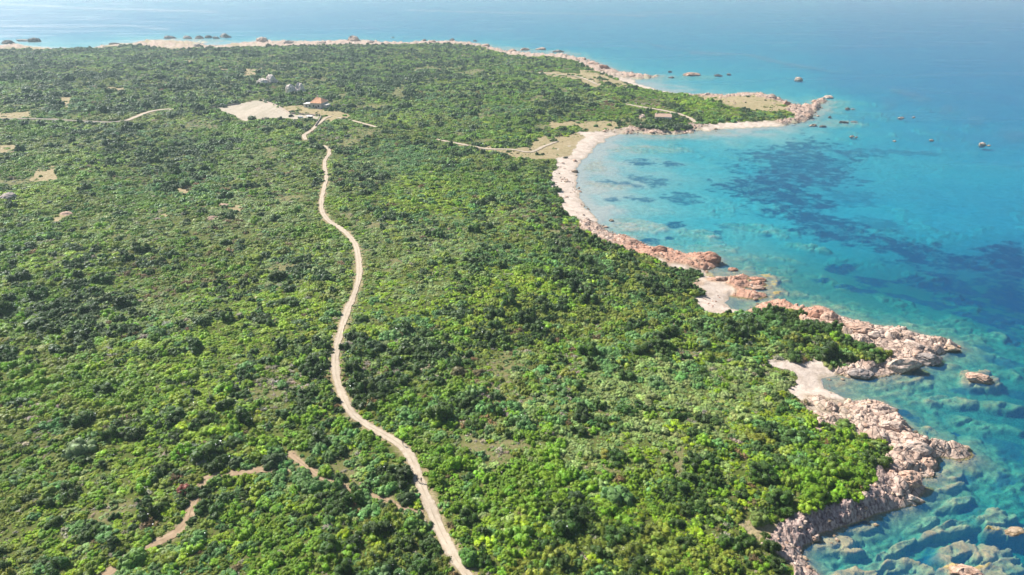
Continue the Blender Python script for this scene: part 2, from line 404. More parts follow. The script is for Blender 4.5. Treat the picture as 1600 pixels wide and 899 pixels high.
gaps = np.maximum(gaps, thin*vegm*smooth(.40, .55, fbm(X, Y, 4.5, 3, 133)))

# ------------------------------------------------------------------ node helpers
def new_mat(name):
    m = bpy.data.materials.new(name)
    m.use_nodes = True
    m.node_tree.nodes.clear()
    return m, m.node_tree.nodes, m.node_tree.links
class NT:
    def __init__(s, m): s.n = m.node_tree.nodes; s.l = m.node_tree.links
    def put(s, sock, v):
        if hasattr(v, 'is_output') or isinstance(v, bpy.types.NodeSocket): s.l.new(v, sock)
        else: sock.default_value = v
    def attr(s, name, out='Fac', kind='GEOMETRY'):
        a = s.n.new('ShaderNodeAttribute'); a.attribute_name = name; a.attribute_type = kind
        return a.outputs[out]
    def noise(s, scale, detail=4, rough=.55, vec=None, dist=0):
        a = s.n.new('ShaderNodeTexNoise'); a.inputs['Scale'].default_value = scale
        a.inputs['Detail'].default_value = detail; a.inputs['Roughness'].default_value = rough
        a.inputs['Distortion'].default_value = dist
        if vec is not None: s.l.new(vec, a.inputs['Vector'])
        return a.outputs['Fac']
    def vor(s, scale, feature='F1', vec=None, out='Distance'):
        a = s.n.new('ShaderNodeTexVoronoi'); a.feature = feature; a.inputs['Scale'].default_value = scale
        if vec is not None: s.l.new(vec, a.inputs['Vector'])
        return a.outputs[out]
    def pos(s): return s.n.new('ShaderNodeNewGeometry').outputs['Position']
    def mapv(s, vec, scale, rot=(0, 0, 0)):
        a = s.n.new('ShaderNodeMapping'); s.l.new(vec, a.inputs['Vector'])
        a.inputs['Scale'].default_value = scale; a.inputs['Rotation'].default_value = rot
        return a.outputs[0]
    def ramp(s, fac, a, b):
        m = s.n.new('ShaderNodeMapRange'); m.interpolation_type = 'SMOOTHSTEP'
        s.put(m.inputs['Value'], fac); m.inputs['From Min'].default_value = a; m.inputs['From Max'].default_value = b
        return m.outputs[0]
    def mix(s, fac, a, b, mode='MIX'):
        m = s.n.new('ShaderNodeMix'); m.data_type = 'RGBA'; m.blend_type = mode
        s.put(m.inputs[0], fac)
        for i, v in ((6, a), (7, b)):
            if isinstance(v, (tuple, list)): m.inputs[i].default_value = (*v[:3], 1)
            else: s.put(m.inputs[i], v)
        return m.outputs[2]
    def math(s, op, a, b=0.0, clamp=False):
        m = s.n.new('ShaderNodeMath'); m.operation = op; m.use_clamp = clamp
        s.put(m.inputs[0], a); s.put(m.inputs[1], b)
        return m.outputs[0]
    def bump(s, h, strength, dist):
        b = s.n.new('ShaderNodeBump'); b.inputs['Strength'].default_value = strength; b.inputs['Distance'].default_value = dist
        s.l.new(h, b.inputs['Height'])
        return b.outputs[0]
    def bsdf(s, color, rough=.9, normal=None, spec=.2):
        p = s.n.new('ShaderNodeBsdfPrincipled')
        if isinstance(color, (tuple, list)): p.inputs['Base Color'].default_value = (*color[:3], 1)
        else: s.l.new(color, p.inputs['Base Color'])
        s.put(p.inputs['Roughness'], rough); p.inputs['Specular IOR Level'].default_value = spec
        if normal is not None: s.l.new(normal, p.inputs['Normal'])
        return p.outputs[0]
    def out(s, surf=None, vol=None):
        o = s.n.new('ShaderNodeOutputMaterial')
        if surf is not None: s.l.new(surf, o.inputs['Surface'])
        if vol is not None: s.l.new(vol, o.inputs['Volume'])

def plain(name, color, rough=.8, var=.25, scale=3.0, spec=.2):
    m, n, l = new_mat(name); t = NT(m)
    nz = t.noise(scale, 4, .6)
    c = t.mix(nz, tuple(x*(1-var) for x in color), tuple(min(1, x*(1+var)) for x in color))
    t.out(t.bsdf(c, rough, None, spec))
    return m

# ---- ground
def ground_material():
    m, n, l = new_mat('ground_soil_sand_rock'); t = NT(m)
    p = t.pos()
    n_big = t.noise(.05, 5, .6, p); n_mid = t.noise(.35, 5, .6, p); n_fin = t.noise(2.2, 4, .65, p)
    soil = t.mix(t.ramp(n_mid, .35, .65), (.075, .085, .022), (.13, .115, .05))
    soil = t.mix(t.ramp(n_fin, .35, .65), soil, (.08, .12, .016))
    dryc = t.mix(t.ramp(n_mid, .3, .7), (.27, .21, .115), (.36, .29, .18))
    dryc = t.mix(t.math('MULTIPLY', t.ramp(n_fin, .52, .62), t.ramp(n_big, .4, .55)), dryc, (.16, .17, .05))
    sandc = t.mix(t.ramp(n_mid, .3, .7), (.47, .39, .33), (.59, .505, .44))
    sandc = t.mix(t.math('MULTIPLY', t.ramp(n_fin, .54, .64), .6), sandc, (.28, .205, .16))
    sandc = t.mix(t.math('MULTIPLY', t.ramp(t.noise(.16, 5, .7, p), .50, .62), .45), sandc, (.30, .235, .18))
    rows = t.noise(.10, 4, .6, t.mapv(p, (1.6, .12, 1), (0, 0, R(-12))))
    sandc = t.mix(t.math('MULTIPLY', t.attr('field'), t.math('ADD', .55, t.math('MULTIPLY', t.ramp(rows, .45, .62), .35))), sandc, (.32, .285, .215))
    cells = t.vor(.55, 'F1', t.mapv(p, (1, 1, .6)), 'Color')
    sep = n.new('ShaderNodeSeparateColor'); l.new(cells, sep.inputs[0])
    rockc = t.mix(sep.outputs[0], (.40, .28, .22), (.54, .42, .35))
    rockc = t.mix(t.ramp(n_mid, .5, .75), rockc, (.58, .48, .405))
    rockc = t.mix(t.math('MULTIPLY', t.ramp(n_fin, .56, .66), .7), rockc, (.24, .175, .145))
    crack = t.ramp(t.vor(.42, 'DISTANCE_TO_EDGE', t.mapv(p, (1, 1, .8))), .0, .07)
    rockc = t.mix(crack, (.14, .10, .085), rockc)
    pink = t.attr('pink')
    rockc = t.mix(t.math('MULTIPLY', pink, .75), rockc, t.mix(n_mid, (.40, .19, .12), (.50, .29, .21)))
    cliffc = t.mix(t.ramp(t.noise(1.1, 5, .65, t.mapv(p, (1.3, 1.3, .16))), .32, .66), (.13, .08, .085), (.52, .40, .36))
    rockc = t.mix(t.attr('cliff'), rockc, cliffc)
    col = soil
    col = t.mix(t.attr('dry'), col, dryc)
    col = t.mix(t.attr('sand'), col, sandc)
    col = t.mix(t.attr('rock'), col, rockc)
    # shoreline: wet, weed-stained band just above and below the water
    sepz = n.new('ShaderNodeSeparateXYZ'); l.new(p, sepz.inputs[0])
    z = t.math('ADD', sepz.outputs[2], t.math('MULTIPLY', t.math('SUBTRACT', n_mid, .5), .5))
    wet = t.ramp(z, .55, .15)
    col = t.mix(t.math('MULTIPLY', wet, t.math('ADD', .30, t.math('MULTIPLY', t.attr('rock'), .4))), col, (.22, .17, .085))
    sea = t.attr('sea')
    bed = t.mix(t.ramp(n_mid, .3, .7), (.36, .34, .27), (.45, .43, .35))
    bed = t.mix(t.attr('stony'), bed, t.mix(t.ramp(n_fin, .35, .65), (.085, .10, .045), (.24, .25, .13)))
    urock = t.mix(t.ramp(n_mid, .3, .7), (.27, .205, .08), (.50, .39, .18))
    urock = t.mix(t.ramp(n_fin, .5, .7), urock, (.10, .10, .045))
    bed = t.mix(t.math('MULTIPLY', t.math('MULTIPLY', t.attr('reef'), t.attr('clear')), t.ramp(t.noise(.26, 6, .72, p), .36, .52)), bed, urock)
    bed = t.mix(t.math('MULTIPLY', t.attr('posi'), t.math('ADD', .38, t.math('MULTIPLY', t.ramp(t.noise(.13, 5, .75, p), .38, .52), .62))), bed, (.020, .085, .105))
    col = t.mix(sea, col, bed)
    nb = t.bump(t.math('ADD', t.math('ADD', n_fin, t.math('MULTIPLY', n_mid, 2.0)), t.math('MULTIPLY', t.math('MULTIPLY', crack, t.attr('rock')), .9)), .55, .40)
    t.out(t.bsdf(col, .92, nb, .12))
    return m

def grid_mesh(name, Xa, Ya, Za, flip=False):
    r, c = Xa.shape
    me = bpy.data.meshes.new(name)
    co = np.stack([Xa, Ya, Za], -1).reshape(-1, 3).astype(np.float32)
    i = np.arange(r*c).reshape(r, c)
    a = i[:-1, :-1]; b = i[:-1, 1:]; d = i[1:, :-1]; e = i[1:, 1:]
    q = np.stack([d, e, b, a], -1).reshape(-1, 4)
    if flip: q = q[:, ::-1]
    me.vertices.add(len(co)); me.vertices.foreach_set('co', co.ravel())
    me.loops.add(q.size); me.loops.foreach_set('vertex_index', q.ravel().astype(np.int32))
    me.polygons.add(len(q))
    me.polygons.foreach_set('loop_start', (np.arange(len(q))*4).astype(np.int32))
    me.polygons.foreach_set('use_smooth', np.ones(len(q), bool))
    me.update(calc_edges=True)
    return me
def put_attr(me, name, arr):
    a = me.attributes.new(name, 'FLOAT', 'POINT')
    a.data.foreach_set('value', np.ascontiguousarray(arr, np.float32).ravel())

def link(name, me, kind=None, parent=None):
    o = bpy.data.objects.new(name, me); COL.objects.link(o)
    if kind: o['kind'] = kind
    if parent is not None: o.parent = parent
    return o

me = grid_mesh('ground', X, Y, H)
put_attr(me, 'sand', sand)
put_attr(me, 'rock', np.maximum(rock, 0))
put_attr(me, 'dry', np.clip(np.maximum.reduce([dryp, far_dry, verge*.9, gaps*.35]), 0, 1))
put_attr(me, 'sea', under*1.0)
put_attr(me, 'reef', rk_u*np.clip(.35+.65*np.maximum(reef, near_rock), 0, 1))
put_attr(me, 'posi', np.clip(posi, 0, 1))
put_attr(me, 'field', inside(U, V, SANDY[0])*1.0)
put_attr(me, 'clear', .45+.55*smooth(400, 480, V0))
put_attr(me, 'stony', smooth(880, 1180, U0)*smooth(330, 450, V0)*.9)
put_attr(me, 'pink', smooth(940, 1000, U)*smooth(1340, 1270, U)*smooth(350, 375, V)*smooth(520, 480, V)+.25*smooth(40, 0, np.abs(V-160)))
put_attr(me, 'cliff', W['c']*smooth(.5, .0, rock*0)*smooth(14, 9, d0)*land)
me.materials.append(ground_material())
ground_ob = link('ground', me, 'structure')

# ------------------------------------------------------------------ the sea: one closed body of water
def water_material():
    m, n, l = new_mat('sea_water'); t = NT(m)
    p = t.pos()
    w1 = t.noise(.35, 3, .6, t.mapv(p, (1, 1.7, 1), (0, 0, R(20))))
    w2 = t.noise(1.6, 3, .6, t.mapv(p, (1, 1.9, 1), (0, 0, R(28))))
    nb = t.bump(t.math('ADD', t.math('MULTIPLY', w1, 1.6), t.math('MULTIPLY', w2, .35)), .55, .6)
    streak = t.noise(.012, 5, .6, t.mapv(p, (.35, 1.6, 1), (0, 0, R(-8))))
    slick = t.attr('slick')
    tr = n.new('ShaderNodeBsdfTransparent'); tr.inputs[0].default_value = (1, 1, 1, 1)
    df = n.new('ShaderNodeBsdfDiffuse'); df.inputs[0].default_value = (.03, .38, 1.0, 1)
    gl = n.new('ShaderNodeBsdfGlossy')
    rough = t.math('ADD', .20, t.math('MULTIPLY', t.ramp(streak, .35, .65), .08))
    t.put(gl.inputs['Roughness'], rough)
    l.new(nb, gl.inputs['Normal'])
    up = n.new('ShaderNodeMixShader')
    up.inputs[0].default_value = .072
    l.new(tr.outputs[0], up.inputs[1]); l.new(df.outputs[0], up.inputs[2])
    fr = n.new('ShaderNodeFresnel'); fr.inputs['IOR'].default_value = 1.33
    fac = t.math('MULTIPLY', fr.outputs[0], t.math('ADD', .50, t.math('ADD', t.math('MULTIPLY', t.ramp(streak, .4, .62), .10), t.math('MULTIPLY', slick, .28))), True)
    fin = n.new('ShaderNodeMixShader'); l.new(fac, fin.inputs[0]); l.new(up.outputs[0], fin.inputs[1]); l.new(gl.outputs[0], fin.inputs[2])
    va = n.new('ShaderNodeVolumeAbsorption')
    va.inputs['Density'].default_value = .25
    va.inputs['Color'].default_value = (0, .870, .966, 1)
    t.out(fin.outputs[0], va.outputs[0])
    return m

wdep = np.concatenate([np.arange(R(.94), R(8), R(.045)), np.arange(R(8), R(56), R(.6))])
waz = np.linspace(R(-52.9), R(52.9), 420)
WA, WR = np.meshgrid(waz, CAM_Z/np.tan(wdep))
WX = WR*np.sin(WA); WY = WR*np.cos(WA)
SLICKS = [([(640,16),(800,20),(930,22),(1010,25)], 2.0), ([(995,64),(1050,76),(1085,80),(1170,85),(1205,92),(1235,102)], 2.0), ([(1080,82),(1160,84),(1215,97),(1300,112),(1340,112)], 3.0),
 ([(1395,140),(1440,152),(1500,178),(1560,203),(1610,215)], 5.0), ([(1340,152),(1400,165)], 2.5), ([(0,40),(110,42),(200,40),(260,46)], 2.0), ([(1000,20),(1120,20)], 1.5), ([(0,6),(160,14),(340,18)], 2.5)]
slick = np.zeros(WX.shape)
WU, WV = project(WX, WY, np.zeros_like(WX))
for pts, w in SLICKS:
    dd = np.full(WX.shape, 1e9)
    for i in range(len(pts)-1):
        dd = np.minimum(dd, seg_dist(WU, WV, pts[i], pts[i+1]))
    slick = np.maximum(slick, smooth(w*1.2, 0, np.sqrt(dd)+(fbm(WX, WY, 40, 3, 7)-.5)*w))
wr, wc = WX.shape
wm = bpy.data.meshes.new('sea_water')
top = np.stack([WX, WY, np.zeros_like(WX)], -1).reshape(-1, 3)
bot = top.copy(); bot[:, 2] = -60
co = np.vstack([top, bot]).astype(np.float32)
i = np.arange(wr*wc).reshape(wr, wc)
q = np.stack([i[1:, :-1], i[1:, 1:], i[:-1, 1:], i[:-1, :-1]], -1).reshape(-1, 4)
N = wr*wc
loop = list(i[0, :])+list(i[1:, -1])+list(i[-1, -2::-1])+list(i[-2:0:-1, 0])
side = [(a, b, b+N, a+N) for a, b in zip(loop, loop[1:]+loop[:1])]
faces = np.vstack([q, q[:, ::-1]+N, np.array(side)]).astype(np.int32)
wm.vertices.add(len(co)); wm.vertices.foreach_set('co', co.ravel())
wm.loops.add(faces.size); wm.loops.foreach_set('vertex_index', faces.ravel())
wm.polygons.add(len(faces)); wm.polygons.foreach_set('loop_start', (np.arange(len(faces))*4).astype(np.int32))
wm.update(calc_edges=True)
put_attr(wm, 'slick', np.concatenate([slick.ravel(), np.zeros(N)]))
wm.materials.append(water_material())
link('sea', wm, 'structure')

# ------------------------------------------------------------------ haze
bm = bmesh.new()
bmesh.ops.create_cube(bm, size=1.0)
hm = bpy.data.meshes.new('haze'); bm.to_mesh(hm); bm.free()
hz = link('haze', hm, 'stuff')
hz.scale = (18000, 9000, CAM_Z+12+70); hz.location = (0, 4200, (CAM_Z+12-70)/2)
m, n, l = new_mat('haze_air'); t = NT(m)
pv = n.new('ShaderNodeVolumePrincipled')
pv.inputs['Color'].default_value = (.66, .88, 1.0, 1)
pv.inputs['Density'].default_value = .00012
pv.inputs['Anisotropy'].default_value = .2
t.out(None, pv.outputs[0])
hm.materials.append(m)

# ------------------------------------------------------------------ tracks as ribbons of packed earth
def track_material(name, a, b, c):
    m, n, l = new_mat(name); t = NT(m); p = t.pos()
    n1 = t.noise(.5, 5, .6, p); n2 = t.noise(3.0, 4, .7, p)
    col = t.mix(t.ramp(n1, .3, .7), a, b)
    col = t.mix(t.math('MULTIPLY', t.ramp(n2, .52, .7), .6), col, c)
    ac = t.math('ABSOLUTE', t.attr('across'))
    mid = t.math('MULTIPLY', t.ramp(ac, .10, .0), t.ramp(t.noise(.25, 4, .6, p), .40, .62))
    edge = t.math('MULTIPLY', t.ramp(ac, .30, .5), t.ramp(t.noise(.9, 4, .65, p), .35, .6))
    col = t.mix(t.math('MULTIPLY', mid, .55), col, tuple(x_*.55 for x_ in c))
    col = t.mix(t.math('MULTIPLY', edge, .8), col, tuple(x_*.8 for x_ in c))
    t.out(t.bsdf(col, .95, t.bump(n2, .4, .1), .1))
    return m
m_track = track_material('packed_pale_earth', (.39, .32, .245), (.48, .41, .325), (.28, .22, .15))
m_trail = track_material('trail_earth', (.27, .19, .12), (.38, .28, .19), (.16, .12, .07))
m_asph = track_material('worn_asphalt', (.19, .17, .15), (.25, .22, .19), (.30, .25, .18))
for nm, (w, Q) in tracks_xy.items():
    T = np.gradient(Q, axis=0); T /= np.linalg.norm(T, axis=1)[:, None]+1e-9
    Nn = np.stack([-T[:, 1], T[:, 0]], 1)
    s = np.arange(len(Q))*1.0
    ww = w*(1+(vnoise(s*.13, s*0, 4)-.5)*.35)
    if nm == 'side_trail': ww = ww*(1+1.1*np.exp(-s/7.0))
    if nm == 'eroded_trail': ww = ww*(.6+1.3*vnoise(s*.07+3, s*0, 9))
    cols = []
    FR = (-.5, -.38, -.2, -.08, 0, .08, .2, .38, .5)
    for k, f in enumerate(FR):
        j = ((vnoise(s*.45, s*0+k*7.7, 6)-.5)*.7+(vnoise(s*1.3, s*0+k*3.7, 6)-.5)*.4) if abs(f) == .5 else 0
        P = Q+Nn*(f*ww+j)[:, None]
        cols.append(P)
    G3 = np.stack(cols, 1)
    gx, gy = G3[..., 0], G3[..., 1]
    lift_ = (.03 if 'trail' in nm else .07)+np.hypot(gx, gy)/2200.0
    gz = sample(H, gx, gy)+lift_
    gz[:, 2] -= .05; gz[:, 6] -= .05
    me = grid_mesh(nm, gx, gy, gz)
    put_attr(me, 'across', np.tile(np.array(FR), (len(Q), 1)))
    me.materials.append(m_asph if nm == 'asphalt_road' else (m_trail if 'trail' in nm else m_track))
    link(nm, me, 'structure')

# ------------------------------------------------------------------ shrubs
def leaf_material():
    m, n, l = new_mat('shrub_leaves'); t = NT(m)
    tint = t.attr('tint', 'Color', 'INSTANCER')
    geo = n.new('ShaderNodeNewGeometry')
    rnd = geo.outputs['Random Per Island']
    hsv = n.new('ShaderNodeHueSaturation')
    l.new(tint, hsv.inputs['Color'])
    t.put(hsv.inputs['Value'], t.math('ADD', .72, t.math('MULTIPLY', rnd, .62)))
    t.put(hsv.inputs['Hue'], t.math('ADD', .482, t.math('MULTIPLY', rnd, .03)))
    vt = n.new('ShaderNodeVectorTransform'); vt.vector_type = 'NORMAL'; vt.convert_from = 'OBJECT'; vt.convert_to = 'WORLD'
    l.new(t.attr('dn', 'Vector'), vt.inputs[0])
    va = n.new('ShaderNodeVectorMath'); va.operation = 'SCALE'; l.new(vt.outputs[0], va.inputs[0]); va.inputs['Scale'].default_value = 1.5
    vb = n.new('ShaderNodeVectorMath'); vb.operation = 'ADD'; l.new(va.outputs[0], vb.inputs[0]); l.new(geo.outputs['Normal'], vb.inputs[1])
    vn = n.new('ShaderNodeVectorMath'); vn.operation = 'NORMALIZE'; l.new(vb.outputs[0], vn.inputs[0])
    df = n.new('ShaderNodeBsdfDiffuse'); l.new(hsv.outputs[0], df.inputs[0]); l.new(vn.outputs[0], df.inputs['Normal'])
    tl = n.new('ShaderNodeBsdfTranslucent'); l.new(hsv.outputs[0], tl.inputs[0])
    ms = n.new('ShaderNodeMixShader'); ms.inputs[0].default_value = .24
    l.new(df.outputs[0], ms.inputs[1]); l.new(tl.outputs[0], ms.inputs[2])
    gl = n.new('ShaderNodeBsdfGlossy'); gl.inputs['Roughness'].default_value = .5
    gl.inputs[0].default_value = (.9, .95, 1, 1)
    fr = n.new('ShaderNodeFresnel'); fr.inputs[0].default_value = 1.35
    m2 = n.new('ShaderNodeMixShader'); t.put(m2.inputs[0], t.math('MULTIPLY', fr.outputs[0], .5))
    l.new(ms.outputs[0], m2.inputs[1]); l.new(gl.outputs[0], m2.inputs[2])
    t.out(m2.outputs[0])
    return m
M_LEAF = leaf_material()
M_STEM = plain('shrub_stems', (.10, .075, .055), .9)

def make_shrub_mesh(name, seed, lobes, flat, nleaf, leaf, twiggy=False):
    rd = random.Random(seed)
    cs = []
    ex, ey = rd.uniform(.85, 1.1), rd.uniform(.55, .85)
    for k in range(lobes):
        a = rd.uniform(0, 2*math.pi); rr = (rd.random()**.6)*.78
        px, py = rr*math.cos(a)*ex+.1*rd.gauss(0, 1), rr*math.sin(a)*ey+.1*rd.gauss(0, 1)
        rl = rd.uniform(.17, .34)*(1.25-.45*rr)
        top = (1.0-.62*rr*rr)*rd.uniform(.62, 1.12)*flat*1.25
        cs.append((Vector((px, py, max(top-rl, .10))), rl))
        if top > rl*2.4: cs.append((Vector((px*1.08, py*1.08, (top-rl)*.45)), rl*1.15))
    lobes = len(cs)
    bm = bmesh.new()
    dn = bm.verts.layers.float_vector.new('dn')
    for c, r in cs:
        res = bmesh.ops.create_icosphere(bm, subdivisions=2 if nleaf > 3000 else 1, radius=r*(.55 if twiggy else .86), matrix=Matrix.Translation(c))
        for v in res['verts']:
            v[dn] = ((v.co-c).normalized()+Vector((0, 0, .25))).normalized()
            v.co += Vector((rd.gauss(0, .035), rd.gauss(0, .035), rd.gauss(0, .035)))
            if v.co.z < -.05: v.co.z = -.05
    for _ in range(nleaf):
        c, r = cs[rd.randrange(lobes)]
        n_ = Vector((rd.gauss(0, 1), rd.gauss(0, 1), rd.gauss(.25, 1))).normalized()
        p = c+n_*r*rd.uniform(.88, 1.10)
        if p.z < .02: continue
        if any((p-c2).length < r2*.82 for c2, r2 in cs): continue
        nn = (n_+Vector((rd.gauss(0, .45), rd.gauss(0, .45), rd.gauss(.15, .45)))).normalized()
        t1 = nn.cross(Vector((rd.gauss(0, 1), rd.gauss(0, 1), rd.gauss(0, 1)))).normalized()
        t2 = nn.cross(t1)
        s = leaf*rd.uniform(.6, 1.35)
        pts = [p+t1*s*.9, p+t2*s*.62+nn*s*.15, p-t1*s*.9, p-t2*s*.62+nn*s*.1]
        vs = [bm.verts.new(q_) for q_ in pts]
        for v in vs: v[dn] = (n_+Vector((0, 0, .25))).normalized()
        bm.faces.new(vs)
    for k in range(5):                                     # a few stems down to the soil
        a = rd.uniform(0, 6.28)
        base = Vector((math.cos(a)*.12, math.sin(a)*.12, -.25)); tip = Vector((math.cos(a)*.4, math.sin(a)*.4, .3))
        d = .025
        vs = [bm.verts.new(base+Vector(o)) for o in ((d, 0, 0), (-d, d, 0), (-d, -d, 0))]
        vt = bm.verts.new(tip)
        for u in range(3):
            f = bm.faces.new((vs[u], vs[(u+1) % 3], vt)); f.material_index = 1
    me = bpy.data.meshes.new(name); bm.to_mesh(me); bm.free()
    me.materials.append(M_LEAF); me.materials.append(M_STEM)
    return me
SHRUBS = []
for k in range(7): SHRUBS.append(make_shrub_mesh('shrub', 100+k, 12+2*(k % 4), .60+.08*(k % 3), 1300, .058))
for k in range(3): SHRUBS.append(make_shrub_mesh('shrub', 200+k, 18, .42, 1300, .052))          # spreading, low
for k in range(2): SHRUBS.append(make_shrub_mesh('shrub', 300+k, 11, .5, 700, .055, True))         # thin and twiggy
for k in range(2): SHRUBS.append(make_shrub_mesh('shrub', 400+k, 9, .95, 1300, .058))            # upright
NSH = len(SHRUBS)
BIG = [make_shrub_mesh('shrub', 600+k, 24+3*k, .60+.06*(k % 3), 4500, .034) for k in range(5)]
shrub_protos = bpy.data.collections.new('shrub_forms')
for k, me in enumerate(SHRUBS[:NSH]):
    o = bpy.data.objects.new('shrub_form_%02d' % k, me); o['tint'] = [.06, .1, .02]
    shrub_protos.objects.link(o)

GREENS = {'mid': (.128, .228, .013), 'bright': (.205, .305, .011), 'dark': (.040, .080, .010), 'grey': (.205, .275, .082), 'olive': (.160, .205, .024),
          'brown': (.190, .130, .055), 'pale': (.34, .30, .22), 'blue': (.105, .210, .055), 'red': (.26, .045, .022)}
SCRUB = [(130,330,330,60,'grey',.6),(420,300,90,90,'grey',.6),(680,370,90,40,'grey',.8),(1000,600,230,42,'grey',.75),(950,705,150,34,'grey',.9),(1330,735,90,45,'grey',1.2),(640,420,80,60,'grey',.5),
 (70,200,130,60,'grey',.5),(330,560,80,40,'grey',.5),(200,740,120,60,'grey',.7),(700,230,120,60,'blue',.6),(100,680,60,30,'blue',.6),(500,330,120,60,'grey',.6),(860,260,90,40,'grey',.3),
 (680,300,110,60,'bright',1.0),(780,330,120,50,'bright',.8),(330,600,140,110,'bright',1.1),(400,480,90,60,'bright',1.1),(230,720,160,50,'bright',.6),(130,810,140,40,'bright',.6),(640,520,120,60,'bright',.7),(900,460,150,50,'bright',1.2),
 (960,410,90,35,'bright',1.0),(640,460,90,40,'bright',.6),(1080,780,120,50,'bright',.5),(80,340,80,25,'bright',.7),(330,430,80,30,'bright',.7),(200,830,160,50,'bright',.6),(980,95,50,8,'bright',.5),(1060,167,60,8,'bright',.7),(870,205,60,12,'bright',1.0),(860,103,40,6,'bright',1.2),(1280,400,10,10,'bright',.1),
 (1240,520,110,50,'dark',.5),(1200,520,120,50,'mid',.6),(1180,540,70,30,'olive',.8),(1090,440,60,40,'dark',.6),(870,300,60,50,'dark',.8),(720,230,80,20,'dark',.6),(300,110,350,50,'dark',.55),(700,120,250,60,'dark',.35),(830,760,140,60,'dark',.6),(60,860,90,70,'dark',.5),(620,850,120,50,'dark',.4),(270,260,100,40,'dark',.5),(1100,190,120,14,'dark',.6),
 (1300,690,90,30,'olive',.8),(1000,830,200,60,'olive',.6),(560,740,130,40,'olive',.3),(430,850,180,50,'bright',.35)]

def scrub_kind(x, y, z):
    u, v = project(x, y, z)
    w = {'mid': .55+0*u, 'bright': .34+0*u, 'dark': .16+0*u, 'grey': .19+0*u, 'olive': .30+0*u, 'blue': .10+0*u, 'brown': .025+0*u, 'pale': .035+0*u}
    for cx, cy, rx, ry, k, a in SCRUB:
        w[k] = w[k]+a*np.exp(-(((u-cx)/rx)**2+((v-cy)/ry)**2))
    for q_, k in enumerate(list(w)):
        w[k] = w[k]*np.exp((fbm(x, y, 48, 3, 300+q_*7)-.5)*(9.0 if k != 'dark' else 4.5)+(fbm(x, y, 11, 2, 400+q_*7)-.5)*4.0)
    ks = list(w); A = np.stack([w[k] for k in ks], 0); A /= A.sum(0)
    cum = np.cumsum(A, 0); r_ = rng.random(u.shape)
    return (r_[None] > cum).sum(0).clip(0, len(ks)-1), ks

vegf = vegm.astype(float)
pts = []
for r0, r1, dens, size in ((92, 350, .56, 1.24), (350, 700, .36, 1.32), (700, 1600, .18, 1.62)):
    area = .5*(R(104))*(r1**2-r0**2)
    n_ = int(area*dens*1.0)
    rr = np.sqrt(rng.uniform(r0**2, r1**2, n_)); aa = rng.uniform(R(-52), R(52), n_)
    x = rr*np.sin(aa); y = rr*np.cos(aa)
    ok = (sample(vegf, x, y) > .6) & (sample(D, x, y) > 1.5)
    x, y = x[ok], y[ok]
    z = sample(H, x, y)
    u, v = project(x, y, z)
    ok = (u > -200) & (u < 1800) & (v < 1300) & (v > 40)
    pts.append(np.stack([x[ok], y[ok], z[ok], np.full(ok.sum(), size)], 1))
pts = np.vstack(pts)
# low undergrowth that fills the ground between the shrubs
for r0, r1, dens, size in ((92, 320, .75, .40), (320, 620, .22, .62)):
    n_ = int(.5*R(104)*(r1**2-r0**2)*dens)
    rr = np.sqrt(rng.uniform(r0**2, r1**2, n_)); aa = rng.uniform(R(-52), R(52), n_)
    x = rr*np.sin(aa); y = rr*np.cos(aa)
    ok = (sample(vegf, x, y) > .6) & (sample(D, x, y) > 1.5)
    x, y = x[ok], y[ok]; z = sample(H, x, y); u, v = project(x, y, z)
    ok = (u > -200) & (u < 1800) & (v < 1300)
    pts = np.vstack([pts, np.stack([x[ok], y[ok], z[ok], np.full(ok.sum(), size)], 1)])
dr = dryp.astype(float)
n_ = 130000
rr = np.sqrt(rng.uniform(120**2, 1300**2, n_)); aa = rng.uniform(R(-50), R(50), n_)
x = rr*np.sin(aa); y = rr*np.cos(aa)
ok = (sample(dr, x, y) > .6) & (fbm(x, y, 12, 3, 777) > .50)
x, y = x[ok], y[ok]
pts = np.vstack([pts, np.stack([x, y, sample(H, x, y), np.where(rng.random(len(x)) < .12, 1.2, .42)*np.ones(len(x))], 1)])
x, y, z, sz = pts.T
td = sample(trackd, x, y)
g = sample(gaps, x, y)
scale = sz*np.clip(np.exp(rng.normal(-.06, .50, len(x)))*1.05, .32, 2.7)
patch_s = .62+.75*fbm(x, y, 30, 3, 501)
scale *= patch_s
scale *= 1-.35*g
kind_i, kinds = scrub_kind(x, y, z)
names = np.array(kinds)
kk = names[kind_i]
sw = rng.random(len(x)); kk = np.where(sw < g*.55, 'grey', np.where(sw < g*.85, 'pale', kk))
scale = np.where(kk == 'bright', scale*.85, scale); scale = np.where(np.isin(kk, ['grey', 'pale']), scale*.78, scale); scale = np.where(kk == 'dark', scale*1.28, scale)
u_, v_ = project(x, y, z)
scale *= 1+.2*np.exp(-(((u_-1220)/120)**2+((v_-520)/55)**2))
slim = sample((trail_d < 1.5)*1.0, x, y) > .3
keep = (td > scale*np.where(slim, .36, .66)) & (rng.random(len(x)) > g*.22)
keep &= ~((td < 2.0) & (rng.random(len(x)) < .2))
x, y, z, scale, kk = x[keep], y[keep], z[keep], scale[keep], kk[keep]
base = np.array([GREENS[k] for k in kk])
tint = 1.22*base*np.exp(rng.normal(0, .16, (len(x), 1)))*np.exp(rng.normal(0, .06, (len(x), 3)))
idx = rng.integers(0, 7, len(x))
idx = np.where(np.isin(kk, ['grey', 'bright', 'olive']) & (rng.random(len(x)) < .5), rng.integers(7, 10, len(x)), idx)
idx = np.where(np.isin(kk, ['pale', 'brown']), rng.integers(10, 12, len(x)), idx)
idx = np.where((kk == 'dark') & (rng.random(len(x)) < .3), rng.integers(12, 14, len(x)), idx)
hs = scale*rng.uniform(.62, 1.08, len(x))*np.where(np.isin(kk, ['bright', 'grey', 'pale']), .85, 1.0)

